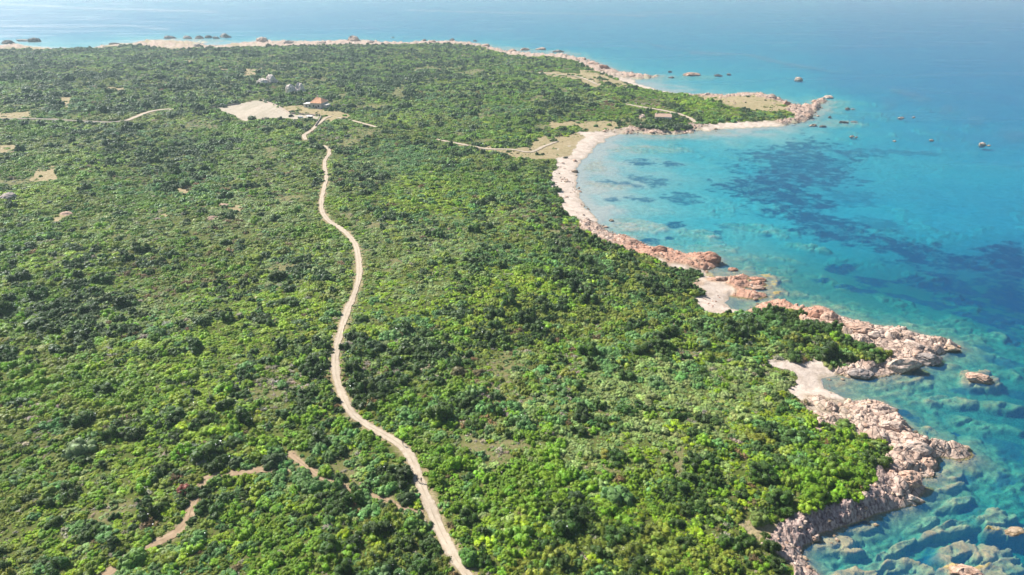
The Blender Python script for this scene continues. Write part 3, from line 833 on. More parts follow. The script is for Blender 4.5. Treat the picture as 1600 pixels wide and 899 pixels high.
# the shrubs that show largest are built one by one further down; choose them here
uu, vv = project(x, y, z)
inview = (uu > 5) & (uu < 1595) & (vv > 470) & (vv < 893)
pxsize = scale*F/np.sqrt(x*x+y*y+(CAM_Z-z)**2)
order = np.argsort(-np.where(inview, pxsize, 0))
chosen, taken = [], []
for q_ in order[:6000]:
    if all((uu[q_]-a)**2+((vv[q_]-b)*1.25)**2 > 23**2 for a, b in taken):
        chosen.append(q_); taken.append((uu[q_], vv[q_]))
    if len(chosen) >= 255: break
chosen = np.array(chosen)
mask = np.ones(len(x), bool); mask[chosen] = False

def scatter(name, protos, P, S, ROT, IDX, TINT, kind='stuff'):
    me = bpy.data.meshes.new(name)
    me.vertices.add(len(P)); me.vertices.foreach_set('co', np.ascontiguousarray(P, np.float32).ravel())
    for an, ty, arr, f in (('scl', 'FLOAT_VECTOR', S, 'vector'), ('rot', 'FLOAT_VECTOR', ROT, 'vector'), ('idx', 'INT', IDX, 'value'), ('tint', 'FLOAT_VECTOR', TINT, 'vector')):
        a = me.attributes.new(an, ty, 'POINT')
        a.data.foreach_set(f, np.ascontiguousarray(arr, np.int32 if ty == 'INT' else np.float32).ravel())
    o = link(name, me, kind)
    ng = bpy.data.node_groups.new(name, 'GeometryNodeTree')
    ng.interface.new_socket('Geometry', in_out='INPUT', socket_type='NodeSocketGeometry')
    ng.interface.new_socket('Geometry', in_out='OUTPUT', socket_type='NodeSocketGeometry')
    gi = ng.nodes.new('NodeGroupInput'); go = ng.nodes.new('NodeGroupOutput')
    ip = ng.nodes.new('GeometryNodeInstanceOnPoints'); ci = ng.nodes.new('GeometryNodeCollectionInfo')
    ci.inputs['Collection'].default_value = protos
    ci.inputs['Separate Children'].default_value = True; ci.inputs['Reset Children'].default_value = True
    def na(nm, ty):
        a = ng.nodes.new('GeometryNodeInputNamedAttribute'); a.data_type = ty; a.inputs['Name'].default_value = nm
        return next(s_ for s_ in a.outputs if s_.enabled and s_.name == 'Attribute')
    L = ng.links
    L.new(gi.outputs[0], ip.inputs['Points']); L.new(ci.outputs[0], ip.inputs['Instance'])
    ip.inputs['Pick Instance'].default_value = True
    L.new(na('idx', 'INT'), ip.inputs['Instance Index'])
    er = ng.nodes.new('FunctionNodeEulerToRotation')
    L.new(na('rot', 'FLOAT_VECTOR'), er.inputs[0]); L.new(er.outputs[0], ip.inputs['Rotation'])
    L.new(na('scl', 'FLOAT_VECTOR'), ip.inputs['Scale'])
    L.new(ip.outputs[0], go.inputs[0])
    md = o.modifiers.new('scatter', 'NODES'); md.node_group = ng
    return o

ROT = np.stack([rng.normal(0, .06, len(x)), rng.normal(0, .06, len(x)), rng.uniform(0, 6.28, len(x))], 1)
S = np.stack([scale*rng.uniform(.85, 1.2, len(x)), scale*rng.uniform(.85, 1.2, len(x)), hs], 1)
PT = np.stack([x, y, z-.06*scale], 1)
so = scatter('scrubland', shrub_protos, PT[mask], S[mask], ROT[mask], idx[mask], tint[mask])
so['label'] = 'dense green maquis scrub covering the whole low peninsula'
print('scrub points', mask.sum())

# ------------------------------------------------------------------ the largest shrubs, one object each
def tag(o, label=None, cat=None, group=None, kind=None):
    if label: o['label'] = label
    if cat: o['category'] = cat
    if group: o['group'] = group
    if kind: o['kind'] = kind
    return o
SH_LAND = [  # place names that can be found in the picture
 (690,860,'where the dirt track leaves the bottom edge'),(665,780,'at the junction of side trail and dirt track'),(630,690,'beside the walkers bend of the dirt track'),(545,650,'at the sharp bend of the dirt track'),
 (524,565,'along the straight stretch of the dirt track above the sharp bend'),(545,490,'beside the upper dirt track'),(540,760,'along the narrow side trail'),(450,720,'at the upper end of the side trail'),
 (300,790,'along the eroded trail by the red bush'),(225,860,'at the lower end of the eroded trail'),(380,735,'above the eroded trail where it turns'),(420,850,'in the wedge of scrub between both trails'),(560,860,'below the side trail junction'),
 (60,860,'in the bottom corner of scrub away from the sea'),(60,760,'in the thick scrub far inland of the red bush'),(150,700,'in the scrub uphill of the red bush'),(60,620,'on the inland edge at mid height'),(60,510,'on the upper inland edge of the near scrub'),
 (200,540,'in the yellow green inland thicket'),(200,620,'in the mixed scrub inland of the sharp bend'),(330,600,'in the bright yellow green clearing'),(330,500,'in the inland scrub with the small red shrub'),(440,620,'just inland of the straight dirt track'),(430,520,'inland of the upper dirt track'),
 (650,560,'seaward of the straight dirt track'),(650,620,'in the scrub inside the sharp bend'),(760,530,'midway between dirt track and coves'),(760,640,'in the grey green rise beyond the walkers'),(740,740,'seaward of the walkers'),(800,830,'in the dark thicket at the bottom edge'),
 (880,560,'on the slope inland of the rocky fingers'),(900,640,'on the grey stony rise'),(900,720,'around the bare pale clearing'),(900,800,'below the bare pale clearing'),(960,870,'at the bottom edge inland of the inlet'),(1000,520,'in the hollow behind the rocky fingers'),
 (1020,600,'on the stony rise facing the sandy cove'),(1030,680,'between the stony rise and the cliff'),(1050,780,'in the scrub inland of the purple cliff'),(1100,860,'above the small inlet at the bottom'),(1120,530,'in the tall thicket behind the pink outcrops'),(1130,620,'inland of the sandy cove'),
 (1150,710,'on the brow above the boulder shore'),(1180,780,'near the top of the purple cliff'),(1230,520,'in the tall dark thicket on the headland neck'),(1300,545,'at the seaward tip of the headland thicket'),(1240,600,'beside the path down to the sandy cove'),(1250,680,'behind the boulder shore'),
 (1320,700,'on the knoll above the boulder shore'),(1310,760,'right on the brow of the purple cliff'),(1220,880,'on the near side of the small inlet'),(1190,480,'behind the sand of the rocky cove')]
HUE = {'mid': 'mid green', 'bright': 'yellow green', 'dark': 'dark green', 'grey': 'grey green', 'olive': 'olive green', 'blue': 'bluish green', 'brown': 'brownish', 'pale': 'pale twiggy'}

def place_shrub(mesh, loc, scl, rot, tint, label, group=None):
    o = bpy.data.objects.new('shrub', mesh); COL.objects.link(o)
    o.location = loc; o.scale = scl; o.rotation_euler = rot
    o['tint'] = [float(c) for c in tint]
    tag(o, label, 'shrub', group)
    return o

big = []          # (u, v, size px, hue, data)
for q_ in chosen:
    big.append(dict(u=uu[q_], v=vv[q_], s=pxsize[q_], hue=HUE[kk[q_]], mesh=SHRUBS[idx[q_]], loc=PT[q_], scl=S[q_], rot=ROT[q_], tint=tint[q_]))
bins = {}
for b in big:
    k = min(range(len(SH_LAND)), key=lambda j: (SH_LAND[j][0]-b['u'])**2+((SH_LAND[j][1]-b['v'])*1.3)**2)
    b['zone'] = k
    bins.setdefault((k, b['hue']), []).append(b)
def rank_words(n):
    if n == 2: return ['nearer', 'farther']
    if n == 3: return ['nearest', 'middle', 'farthest']
    if n == 4: return ['nearest', 'second nearest', 'third nearest', 'farthest']
    return ['nearest']+['%s nearest' % w for w in ('second', 'third', 'fourth', 'fifth', 'sixth', 'seventh', 'eighth', 'ninth')][:n-2]+['farthest']
for (k, hue), lst in bins.items():
    lst.sort(key=lambda b: -b['v'])
    words = rank_words(len(lst)) if len(lst) > 1 else ['large']
    for b, w in zip(lst, words):
        lab = ('large %s shrub %s' % (hue, SH_LAND[k][2])) if w == 'large' else ('%s large %s shrub %s' % (w, hue, SH_LAND[k][2]))
        place_shrub(b['mesh'], b['loc'], b['scl'], b['rot'], b['tint'], ' '.join(lab.split()[:16]), 'large shrubs in the near scrub')

# shrubs one can pick out by eye in the photograph: (px, py, width px, colour, form, label)
PICK = [(288,768,22,(.115,.034,.022),1,'red leaved bush beside the eroded trail'),(296,517,12,(.10,.030,.020),2,'small rust red shrub among green scrub far inland of the track'),
 (212,876,36,(.070,.135,.022),3,'big bright green dome bush in the gap of the eroded trail'),(79,770,21,(.10,.155,.02),0,'small round bright shrub inland of the eroded trail'),(338,755,24,(.07,.13,.018),5,'round green bush at the corner of the eroded trail'),
 (368,726,24,(.03,.05,.014),4,'dark round bush just above the start of the eroded trail'),(125,706,38,(.10,.14,.055),6,'wide grey green tree-like bush on the inland slope'),(962,782,46,(.065,.125,.035),2,'broad bluish green dome bush inland of the purple cliff'),
 (896,780,28,(.025,.045,.013),3,'nearly black green bush beside the broad bluish dome'),(970,862,26,(.24,.25,.15),10,'pale silvery shrub near the bottom edge of the scrub'),(428,724,34,(.030,.052,.016),0,'wide dark bush where the two trails almost meet'),
 (636,782,28,(.026,.046,.013),5,'dark bush casting shadow on the side trail junction'),(640,822,30,(.06,.125,.018),1,'bright green bush below the side trail junction'),(733,875,34,(.05,.11,.018),2,'green bush on the seaward verge at the bottom of the track'),
 (1098,540,26,(.085,.145,.05),6,'pale green dome bush in front of the headland thicket'),(1185,815,30,(.07,.10,.02),4,'olive bush hanging over the inland end of the purple cliff'),(1255,633,22,(.15,.12,.065),10,'brownish bush on the sand between the two coves'),
 (1320,668,26,(.07,.11,.02),1,'green bush standing alone at the back of the boulder shore'),(1362,540,9,(.05,.085,.02),3,'tiny round bush alone on the bare headland rock'),(1360,560,30,(.09,.12,.035),8,'low green mat of bush in the middle of the headland rock'),
 (718,585,28,(.07,.065,.025),0,'brown green round bush on the slope seaward of the straight track'),(750,586,22,(.075,.062,.025),5,'second brown green round bush on the same slope'),(690,560,28,(.03,.052,.015),4,'large dark bush on the slope seaward of the straight track'),
 (595,600,26,(.028,.05,.015),2,'dark bush on the inner side of the sharp bend'),(590,548,26,(.028,.05,.014),3,'dark bush on the seaward verge of the straight track')]
for (a, b, wpx, c, form, lab) in PICK:
    px_, py_, pz_ = at(a, b, H)
    s_ = wpx*math.sqrt(px_**2+py_**2+(CAM_Z-pz_)**2)/F/1.75
    place_shrub(SHRUBS[form] if form >= 7 or wpx < 20 else BIG[form % 5], (px_, py_, pz_-.05), (s_, s_, s_*.95), (0, 0, random.uniform(0, 6)), [v_*1.9 for v_ in c], lab)

# ------------------------------------------------------------------ rocks
def rock_material():
    m, n, l = new_mat('granite'); t = NT(m)
    tint = t.attr('tint', 'Color', 'INSTANCER')
    p = t.pos()
    n1 = t.noise(.9, 5, .6, p); n2 = t.noise(4.0, 4, .65, p)
    col = t.mix(t.ramp(n1, .3, .7), t.mix(1.0, tint, (.72, .66, .64), 'MULTIPLY'), t.mix(1.0, tint, (1.18, 1.18, 1.18), 'MULTIPLY'))
    col = t.mix(t.math('MULTIPLY', t.ramp(n2, .54, .66), .6), col, (.17, .13, .11))
    jn = t.ramp(t.vor(.55, 'DISTANCE_TO_EDGE', t.mapv(p, (1, 1.4, .9), (0, 0, R(25)))), 0, .06)
    col = t.mix(jn, t.mix(1.0, col, (.50, .44, .42), 'MULTIPLY'), col)
    col = t.mix(t.math('MULTIPLY', t.ramp(t.noise(.5, 5, .7, p), .52, .64), .55), col, (.24, .19, .165))
    sepz = n.new('ShaderNodeSeparateXYZ'); l.new(p, sepz.inputs[0])
    wet = t.ramp(t.math('ADD', sepz.outputs[2], t.math('MULTIPLY', n1, .4)), .75, .3)
    col = t.mix(t.math('MULTIPLY', wet, .75), col, (.17, .125, .06))
    t.out(t.bsdf(col, .85, t.bump(t.math('ADD', n2, n1), .5, .25), .2))
    return m
M_ROCK = rock_material()
def make_rock(seed, sharp, flat):
    rd = random.Random(seed)
    bm = bmesh.new()
    bmesh.ops.create_icosphere(bm, subdivisions=4, radius=1.0)
    planes = []
    for _ in range(9):
        nrm = Vector((rd.gauss(0, 1), rd.gauss(0, 1), rd.gauss(.1, .8))).normalized()
        planes.append((nrm, rd.uniform(.62, .92)))
    off = Vector((rd.uniform(0, 50), rd.uniform(0, 50), rd.uniform(0, 50)))
    from mathutils import noise as mn
    for v in bm.verts:
        c = v.co.copy()
        for nrm, dd in planes:
            e = c.dot(nrm)-dd
            if e > 0: c -= nrm*e*sharp
        k = mn.noise(c*1.6+off)*.20+mn.noise(c*4+off)*.07
        cr = abs(mn.noise(c*1.1+off*2))
        k -= .22*max(0, .10-cr)/.10*sharp
        c += v.co*k
        c.z *= flat
        v.co = c
    for f in bm.faces: f.smooth = False
    me = bpy.data.meshes.new('boulder'); bm.to_mesh(me); bm.free()
    me.materials.append(M_ROCK)
    return me
ROCKS = [make_rock(500+k, .55+.4*(k % 2), .55+.12*(k % 4)) for k in range(8)]
GRAN = {'sunlit': (.80, .72, .66), 'pale': (.58, .47, .395), 'pink': (.52, .365, .28), 'red': (.45, .25, .175), 'grey': (.38, .335, .31), 'dark': (.16, .135, .12), 'tan': (.47, .365, .26)}  # first tone is pale granite with sunlight put into the colour

def place_rock(mesh, loc, scl, rz, tint, label, group=None, name='boulder', cat='boulder'):
    o = bpy.data.objects.new(name, mesh); COL.objects.link(o)
    o.location = loc; o.scale = scl; o.rotation_euler = (random.uniform(-.15, .15), random.uniform(-.15, .15), rz)
    o['tint'] = [float(c) for c in tint]
    tag(o, label, cat, group)
    return o
# rocks one can pick out: (px, py, width px, depth factor, height factor, tone, sea?, label)
RK = [(1531,592,42,.55,.36,'pink',1,'split pinkish rock islet alone in the water off the pale headland'),
 (1363,641,74,.32,.26,'pale',1,'long pale rock ridge running into the water by the sandy cove'),(1395,668,40,.55,.42,'pale',0,'big pale blunt boulder at the waterline of the boulder shore'),
 (1276,494,32,.6,.45,'red',0,'reddish outcrop at the top of the headland neck'),(1298,497,28,.7,.5,'pink',0,'rounded purple pink boulder beside the reddish outcrop'),
 (1342,517,44,.5,.3,'pink',0,'broad rock hump on the far edge of the headland'),(1375,522,40,.5,.26,'pale',0,'pale slab along the upper edge of the headland'),(1447,560,46,.5,.30,'grey',0,'grey overhanging block near the tip of the headland'),
 (1405,571,56,.38,.30,'pale',0,'long grey white block on the near edge of the headland'),(1345,583,34,.5,.32,'grey',0,'grey rock block at the landward foot of the headland'),(1470,542,44,.5,.2,'tan',1,'tan slab at the outermost tip of the headland'),
 (1430,540,36,.5,.25,'pale',0,'pale hump in the middle of the headland'),(1508,893,44,.6,.30,'pink',1,'pinkish rock rising from the yellow reef at the bottom edge'),(1585,829,28,.45,.22,'tan',1,'low tan rock breaking the surface beside the dark channel'),
 (1266,840,24,.5,.4,'pink',1,'pale pink boulder at the foot of the purple cliff'),(1238,856,26,.6,.4,'red',1,'dark pink boulder in the throat of the small inlet'),
 (1432,700,44,.5,.30,'pale',0,'flat pale slab on the boulder shore point'),(1448,727,34,.6,.5,'pink',1,'pink block with a dark cleft below the flat slab'),(1420,748,40,.6,.4,'pink',0,'pink boulder mass on the shore before the cliff'),
 (1415,778,46,.5,.35,'pale',1,'pale rock apron where the purple cliff begins'),(1490,702,46,.45,.16,'tan',1,'low tan reef shelf off the boulder shore point'),
 (1107,404,40,.55,.36,'red',0,'orange red rock hump at the start of the rocky fingers'),(1030,390,28,.5,.3,'red',0,'low red outcrop on the shore before the orange hump'),(985,376,16,.6,.4,'pink',0,'small pink outcrop at the end of the long beach'),
 (1145,421,17,.6,.35,'red',1,'small red rock awash beyond the orange hump'),(1182,436,30,.35,.22,'red',1,'outer red rock finger pointing seaward'),(1181,449,30,.35,.2,'pink',1,'middle pink rock finger'),(1177,463,28,.4,.28,'pink',1,'blunt dark ended finger rock nearest the scrub'),
 (1148,446,24,.5,.3,'red',1,'red rock between the sand pocket and the fingers'),(1215,474,34,.4,.3,'red',1,'dark red rock awash before the headland neck'),(1127,436,26,.5,.3,'pink',0,'pink rock beside the sand pocket'),
 (955,344,9,.6,.4,'tan',1,'small lone rock in the shallows off the lower beach'),(946,355,10,.6,.4,'pink',0,'small rock on the sand at the lower beach end'),(898,269,12,.5,.4,'tan',0,'tan rock cluster on the upper part of the beach'),
 (1080,117,28,.5,.34,'pink',1,'rugged rock islet off the north shore'),(1047,112,7,.6,.4,'dark',1,'tiny dark rock inshore of the rugged islet'),(1049,121,9,.6,.25,'dark',1,'low dark rock beside the rugged islet'),(1123,118,13,.5,.25,'dark',1,'low dark skerry seaward of the rugged islet'),
 (1139,116,7,.6,.3,'grey',1,'last grey skerry seaward of the rugged islet'),(1248,125,11,.7,.5,'pale',1,'lone pale rock out in the open sea north of the point'),(1293,152,15,.7,.45,'pale',1,'whitish rounded rock at the end of the spur'),
 (1276,159,13,.6,.4,'pink',1,'pink rock in the spur next to the whitish rock'),(1262,166,12,.6,.4,'pink',1,'rock at the root of the spur'),(1325,170,7,.7,.5,'dark',1,'small black rock beyond the point'),(1333,170,6,.6,.3,'grey',1,'grey rock touching the small black one'),
 (1297,183,5,.8,.7,'dark',1,'single dark rock stub off the tip'),(1319,191,14,.3,.18,'dark',1,'low dark rock row off the tip'),(1335,190,9,.4,.22,'grey',1,'grey end of the low rock row off the tip'),(1408,184,9,.5,.28,'pale',1,'pale rock awash far off the tip'),
 (1428,183,5,.6,.35,'grey',1,'speck of grey rock next to the pale rock awash'),(1331,213,8,.6,.3,'tan',1,'rock awash over the shoal between tip and bay'),(1338,214,5,.6,.3,'pink',1,'small rock at the seaward side of the shoal rock'),(1398,220,5,.6,.3,'tan',1,'tiny rock on the outer shoal'),
 (1456,219,7,.6,.35,'tan',1,'rock on the outer shoal halfway to the lone islet'),(1535,226,9,.7,.5,'pale',1,'lone islet with a pale knob far out on the shoal'),(1545,227,6,.6,.3,'tan',1,'low companion of the lone islet'),
 (1286,197,12,.35,.2,'dark',1,'dark rocks under the shore of the tip'),(1270,196,12,.5,.3,'pink',1,'pink rock at the corner of the tip'),(1262,182,16,.6,.4,'pink',0,'pink outcrop crowning the tip'),(1228,164,16,.5,.4,'red',0,'reddish rock on the north edge of the point'),(1205,152,16,.5,.4,'pale',0,'pale rock on the north edge of the point'),
 (1165,150,14,.5,.4,'pale',0,'pale rock block above the north beach'),(1106,148,10,.7,.5,'pale',0,'white rock at the back of the north beach'),
 (410,131,18,.8,1.1,'sunlit',0,'steep pale granite tor beyond the car park field'),(426,130,21,.8,1.0,'sunlit',0,'wider granite tor joined to the steep one'),(455,146,16,.8,1.05,'sunlit',0,'pale boulder behind the farmhouse hedge'),(468,145,18,.8,1.05,'sunlit',0,'round whitish boulder behind the farmhouse'),
 (482,147,8,.6,.5,'tan',0,'small boulder next to the farmhouse roof'),(1003,184,12,.7,.6,'pale',0,'white boulder inland of the shore cottage'),(1097,176,7,.7,.6,'pale',0,'white boulder in the scrub of the point'),(10,310,30,.6,.5,'grey',0,'big rounded grey boulder on the inland edge'),
 (105,335,18,.6,.25,'pink',0,'low bare rock near the rounded inland boulder'),(352,322,18,.6,.25,'pink',0,'flat pink rock showing through grey scrub'),(330,342,20,.6,.25,'pink',0,'flat pink rock below the first one in grey scrub'),(240,308,10,.6,.35,'pale',0,'pale rock in the scrub by the small clearing'),
 (885,160,8,.6,.4,'pale',0,'pale rock in the scrub behind the shore cottage'),(12,68,18,.5,.3,'dark',1,'dark rock on the far shore at the inland edge of view'),(37,64,18,.5,.3,'grey',1,'grey rock row off the far shore'),(54,65,15,.6,.4,'dark',1,'dark block ending the far rock row'),
 (178,69,13,.5,.4,'dark',0,'dark rock on the far sandy shore'),(265,60,18,.4,.3,'grey',1,'long rock at the start of the far reef'),(292,60,16,.5,.35,'grey',1,'second rock of the far reef'),(312,60,13,.6,.5,'dark',1,'darkest rock of the far reef'),(325,59,11,.6,.45,'dark',1,'rock after the darkest one in the far reef'),
 (338,60,11,.6,.4,'grey',1,'next to last rock of the far reef'),(352,58,17,.6,.5,'grey',1,'largest end rock of the far reef'),(307,73,14,.6,.4,'grey',0,'grey rock in the far sandy lagoon'),(326,76,9,.7,.5,'dark',0,'dark rock on the far lagoon edge'),(241,74,9,.6,.35,'dark',0,'small dark rock on the far sand spit'),
 (410,65,20,.5,.4,'pale',0,'pale rock hump on the far north shore'),(450,67,16,.5,.35,'pale',0,'pale rock east of the far hump'),(500,67,16,.5,.35,'pale',0,'pale low rock midway along the far north shore'),(552,64,22,.5,.45,'pale',0,'biggest pale rock of the far north shore'),(580,67,15,.5,.35,'pale',0,'rock ending the pale far shore'),
 (662,64,10,.7,.55,'dark',0,'dark pointed rock on the far skyline shore'),(675,66,12,.5,.3,'pink',0,'pink rock behind the dark pointed one'),(707,64,10,.6,.5,'dark',0,'dark rock east along the far skyline shore'),(742,64,7,.5,.35,'dark',1,'small dark islet off the far corner'),(757,72,18,.5,.35,'pink',0,'pink rock at the far corner of the land'),
 (800,80,15,.5,.3,'pink',1,'inner rock of the lagoon barrier'),(820,78,16,.5,.35,'pink',1,'second rock of the lagoon barrier'),(845,77,18,.5,.35,'pink',1,'middle rock of the lagoon barrier'),(872,81,18,.5,.3,'grey',1,'outer rock of the lagoon barrier'),
 (905,93,20,.5,.35,'pink',0,'pink rock pile where the lagoon barrier meets land'),(925,100,20,.5,.4,'pink',0,'high pink rock on the north east shore'),(945,106,18,.5,.4,'red',0,'reddish rock on the north east shore'),(1010,120,22,.4,.2,'grey',1,'long low grey skerry off the north east shore'),(985,119,16,.5,.25,'pink',0,'pink rock at the landward end of the grey skerry')]
for (a, b, wpx, dep_, hgt, tone, sea_, lab) in RK:
    if sea_:
        px_, py_ = ground(a, b, 0.4); pz_ = 0.0
    else:
        px_, py_, pz_ = at(a, b, H)
    s_ = wpx*math.sqrt(px_**2+py_**2+(CAM_Z-pz_)**2)/F/2
    ht = max(hgt*s_*1.3, .5)
    place_rock(random.choice(ROCKS), (px_, py_, pz_-(.15*ht if not sea_ else .12*ht)), (s_*1.05, max(s_*dep_*1.1, .6), ht*1.5), random.uniform(-.35, .35) if dep_ < .5 else random.uniform(-.5, .5), GRAN[tone], lab, None,
               'rock' if sea_ else 'boulder', 'rock' if sea_ else 'boulder')

# boulders strewn along the shore: those that show largest are objects, the rubble is one mass
stony_sand = (np.maximum(sandp*(Y < 500), sand*(V > 250)*(V < 720))*fbm(X, Y, 6, 3, 222) > np.where(V > 480, .60, .66))*1.0
cand = np.argwhere((np.maximum.reduce([rock, under*rk_u*(s0 < 3), stony_sand]) > .5) & (D > -3) & (D < 30) & (U > 0) & (U < 1600) & (V < 899) & (V > 55))
prob = (RAD[cand[:, 0], cand[:, 1]])**2*RAD[cand[:, 0], cand[:, 1]]/CAM_Z
wp = np.minimum(RAD[cand[:, 0], cand[:, 1]]**3, 500**3); wp /= wp.sum()
sel = cand[rng.choice(len(cand), 5200, replace=True, p=wp)]
bx = X[sel[:, 0], sel[:, 1]]+rng.normal(0, .4, len(sel)); by = Y[sel[:, 0], sel[:, 1]]+rng.normal(0, .4, len(sel))
bz = sample(H, bx, by)
bs = np.clip(np.exp(rng.normal(-.95, .5, len(sel))), .2, 1.7)*np.clip(np.hypot(bx, by)/380, .75, 1.6)
okb = (bz > -.3)
bx, by, bz, bs = bx[okb], by[okb], bz[okb], bs[okb]
bu, bv = project(bx, by, bz)
pk = sample(W['c']*1.0, bx, by)
tone = np.array([GRAN[random.choices(('pale', 'pink', 'grey', 'tan', 'dark'), (5, 5, 2, 2, .6))[0]] for _ in bx])
red = (bu > 960) & (bu < 1330) & (bv > 355) & (bv < 500)
for q_ in np.where(red)[0]: tone[q_] = GRAN[random.choices(('red', 'pink', 'pale'), (4, 4, 1.5))[0]]
tone = tone*np.exp(rng.normal(0, .12, (len(bx), 1)))
bpx = bs*F/np.sqrt(bx**2+by**2+(CAM_Z-bz)**2)
order = np.argsort(-bpx)
BL = [(1005,385,'on the shore before the orange hump'),(1080,410,'beside the orange red hump'),(1150,440,'among the rocky fingers'),(1190,470,'between the fingers and the headland neck'),(1255,487,'along the top of the headland neck'),(1310,505,'at the root of the headland'),
 (1370,520,'on the far edge of the headland'),(1440,530,'near the outer end of the headland'),(1400,560,'along the near edge of the headland'),(1340,580,'at the landward foot of the headland'),(1300,625,'in the stony corner of the sandy cove'),(1335,650,'behind the long pale ridge'),
 (1380,675,'in the middle of the boulder shore'),(1420,680,'at the waterline of the boulder shore'),(1400,715,'above the flat pale slab'),(1450,705,'around the flat pale slab'),(1425,740,'below the flat pale slab'),(1410,780,'where boulders give way to the cliff'),(1340,800,'on the face of the purple cliff'),
 (1270,840,'at the foot of the cliff in the inlet'),(1255,880,'on the near side of the inlet'),(940,360,'at the lower end of the long beach'),(1260,175,'on the tip of the point'),(1200,155,'on the north edge of the point'),(920,100,'on the north east shore'),(1030,208,'on the bank below the shore cottage'),(500,68,'on the far north shore'),(790,80,'by the far lagoon')]
chb, tk = [], []
for q_ in order:
    if all((bu[q_]-a)**2+((bv[q_]-b)*1.2)**2 > 8**2 for a, b in tk):
        chb.append(q_); tk.append((bu[q_], bv[q_]))
    if len(chb) >= 165: break
bb = {}
for q_ in chb:
    k = min(range(len(BL)), key=lambda j: (BL[j][0]-bu[q_])**2+((BL[j][1]-bv[q_])*1.3)**2)
    tn = min(GRAN, key=lambda g_: sum((GRAN[g_][i_]-tone[q_][i_])**2 for i_ in range(3)))
    word = {'sunlit': 'pale', 'pale': 'pale', 'pink': 'pinkish', 'red': 'reddish', 'grey': 'grey', 'dark': 'dark', 'tan': 'tan'}[tn]
    bb.setdefault((k, word), []).append(q_)
for (k, word), lst in bb.items():
    lst.sort(key=lambda q_: -bv[q_])
    words = rank_words(len(lst)) if 1 < len(lst) <= 10 else None
    for j, q_ in enumerate(lst):
        lab = '%s%s boulder %s' % ((words[j]+' ' if words else ''), word, BL[k][2])
        s_ = bs[q_]
        place_rock(ROCKS[int(rng.integers(0, 8))], (bx[q_], by[q_], bz[q_]+.1*s_), (s_*rng.uniform(.8, 1.3), s_*rng.uniform(.7, 1.1), s_*rng.uniform(.6, 1.0)), rng.uniform(0, 6.28), tone[q_], lab, 'boulders strewn along the shore')
rest = np.ones(len(bx), bool); rest[chb] = False
rock_protos = bpy.data.collections.new('rock_forms')
for k, me in enumerate(ROCKS):
    o = bpy.data.objects.new('rock_form_%02d' % k, me); o['tint'] = [.4, .3, .25]; rock_protos.objects.link(o)
nr = int(rest.sum())
ss = bs[rest]*.8
o = scatter('shore_rubble', rock_protos, np.stack([bx[rest], by[rest], bz[rest]+.05], 1), np.stack([ss*rng.uniform(.7, 1.3, nr), ss*rng.uniform(.7, 1.2, nr), ss*rng.uniform(.5, .95, nr)], 1),
            np.stack([rng.normal(0, .2, nr), rng.normal(0, .2, nr), rng.uniform(0, 6.28, nr)], 1), rng.integers(0, 8, nr), tone[rest])
o['label'] = 'small stones and rubble strewn along the granite shore'

# ------------------------------------------------------------------ mesh pieces for the built things
class MB:
    def __init__(s): s.bm = bmesh.new()
    def box(s, x0, x1, y0, y1, z0, z1):
        v = [s.bm.verts.new(p) for p in ((x0, y0, z0), (x1, y0, z0), (x1, y1, z0), (x0, y1, z0), (x0, y0, z1), (x1, y0, z1), (x1, y1, z1), (x0, y1, z1))]
        for f in ((3, 2, 1, 0), (4, 5, 6, 7), (0, 1, 5, 4), (1, 2, 6, 5), (2, 3, 7, 6), (3, 0, 4, 7)): s.bm.faces.new([v[i_] for i_ in f])
        return s
    def poly(s, pts, faces):
        v = [s.bm.verts.new(p) for p in pts]
        for f in faces: s.bm.faces.new([v[i_] for i_ in f])
        return s
    def cyl(s, r, depth, mat, seg=16):
        bmesh.ops.create_cone(s.bm, cap_ends=True, segments=seg, radius1=r, radius2=r, depth=depth, matrix=mat)
        return s
    def build(s, name, mat, parent=None, bevel=0.0):
        if bevel: bmesh.ops.bevel(s.bm, geom=s.bm.edges[:], offset=bevel, segments=2, affect='EDGES')
        bmesh.ops.recalc_face_normals(s.bm, faces=s.bm.faces[:])
        me = bpy.data.meshes.new(name); s.bm.to_mesh(me); s.bm.free()
        me.materials.append(mat)
        o = bpy.data.objects.new(name, me); COL.objects.link(o)
        if parent is not None: o.parent = parent
        return o
def empty(name, loc, rz, label, cat, group=None):
    o = bpy.data.objects.new(name, None); COL.objects.link(o)
    o.location = loc; o.rotation_euler = (0, 0, rz)
    return tag(o, label, cat, group)

def tile_material(name, a, b):
    m, n, l = new_mat(name); t = NT(m)
    tc = n.new('ShaderNodeTexCoord')
    wv = n.new('ShaderNodeTexWave'); wv.inputs['Scale'].default_value = 1.6; wv.inputs['Distortion'].default_value = .3
    l.new(tc.outputs['Object'], wv.inputs['Vector'])
    nz = t.noise(2.5, 5, .7, tc.outputs['Object'])
    c = t.mix(nz, a, b)
    c = t.mix(t.math('MULTIPLY', wv.outputs['Fac'], .35), c, tuple(x_*.55 for x_ in a))
    t.out(t.bsdf(c, .85, t.bump(wv.outputs['Fac'], .6, .08), .15))
    return m
M_TILE = tile_material('terracotta_tiles', (.52, .25, .14), (.64, .38, .25))
M_TILEP = tile_material('faded_pink_tiles', (.50, .33, .24), (.60, .43, .34))
M_STONE = plain('grey_stone_wall', (.52, .48, .45), .9, .3, 2.0)
M_PLAST = plain('cream_plaster', (.70, .62, .50), .9, .12, 1.0)
M_WHITE = plain('white_plaster', (.74, .72, .68), .9, .08, 1.0)
M_DARKW = plain('dark_wood', (.09, .06, .045), .7)
M_GLASS = plain('window_glass', (.04, .05, .06), .12, .2, 1.0, .6)
M_CONC = plain('pale_concrete', (.52, .49, .45), .9, .15, 1.5)
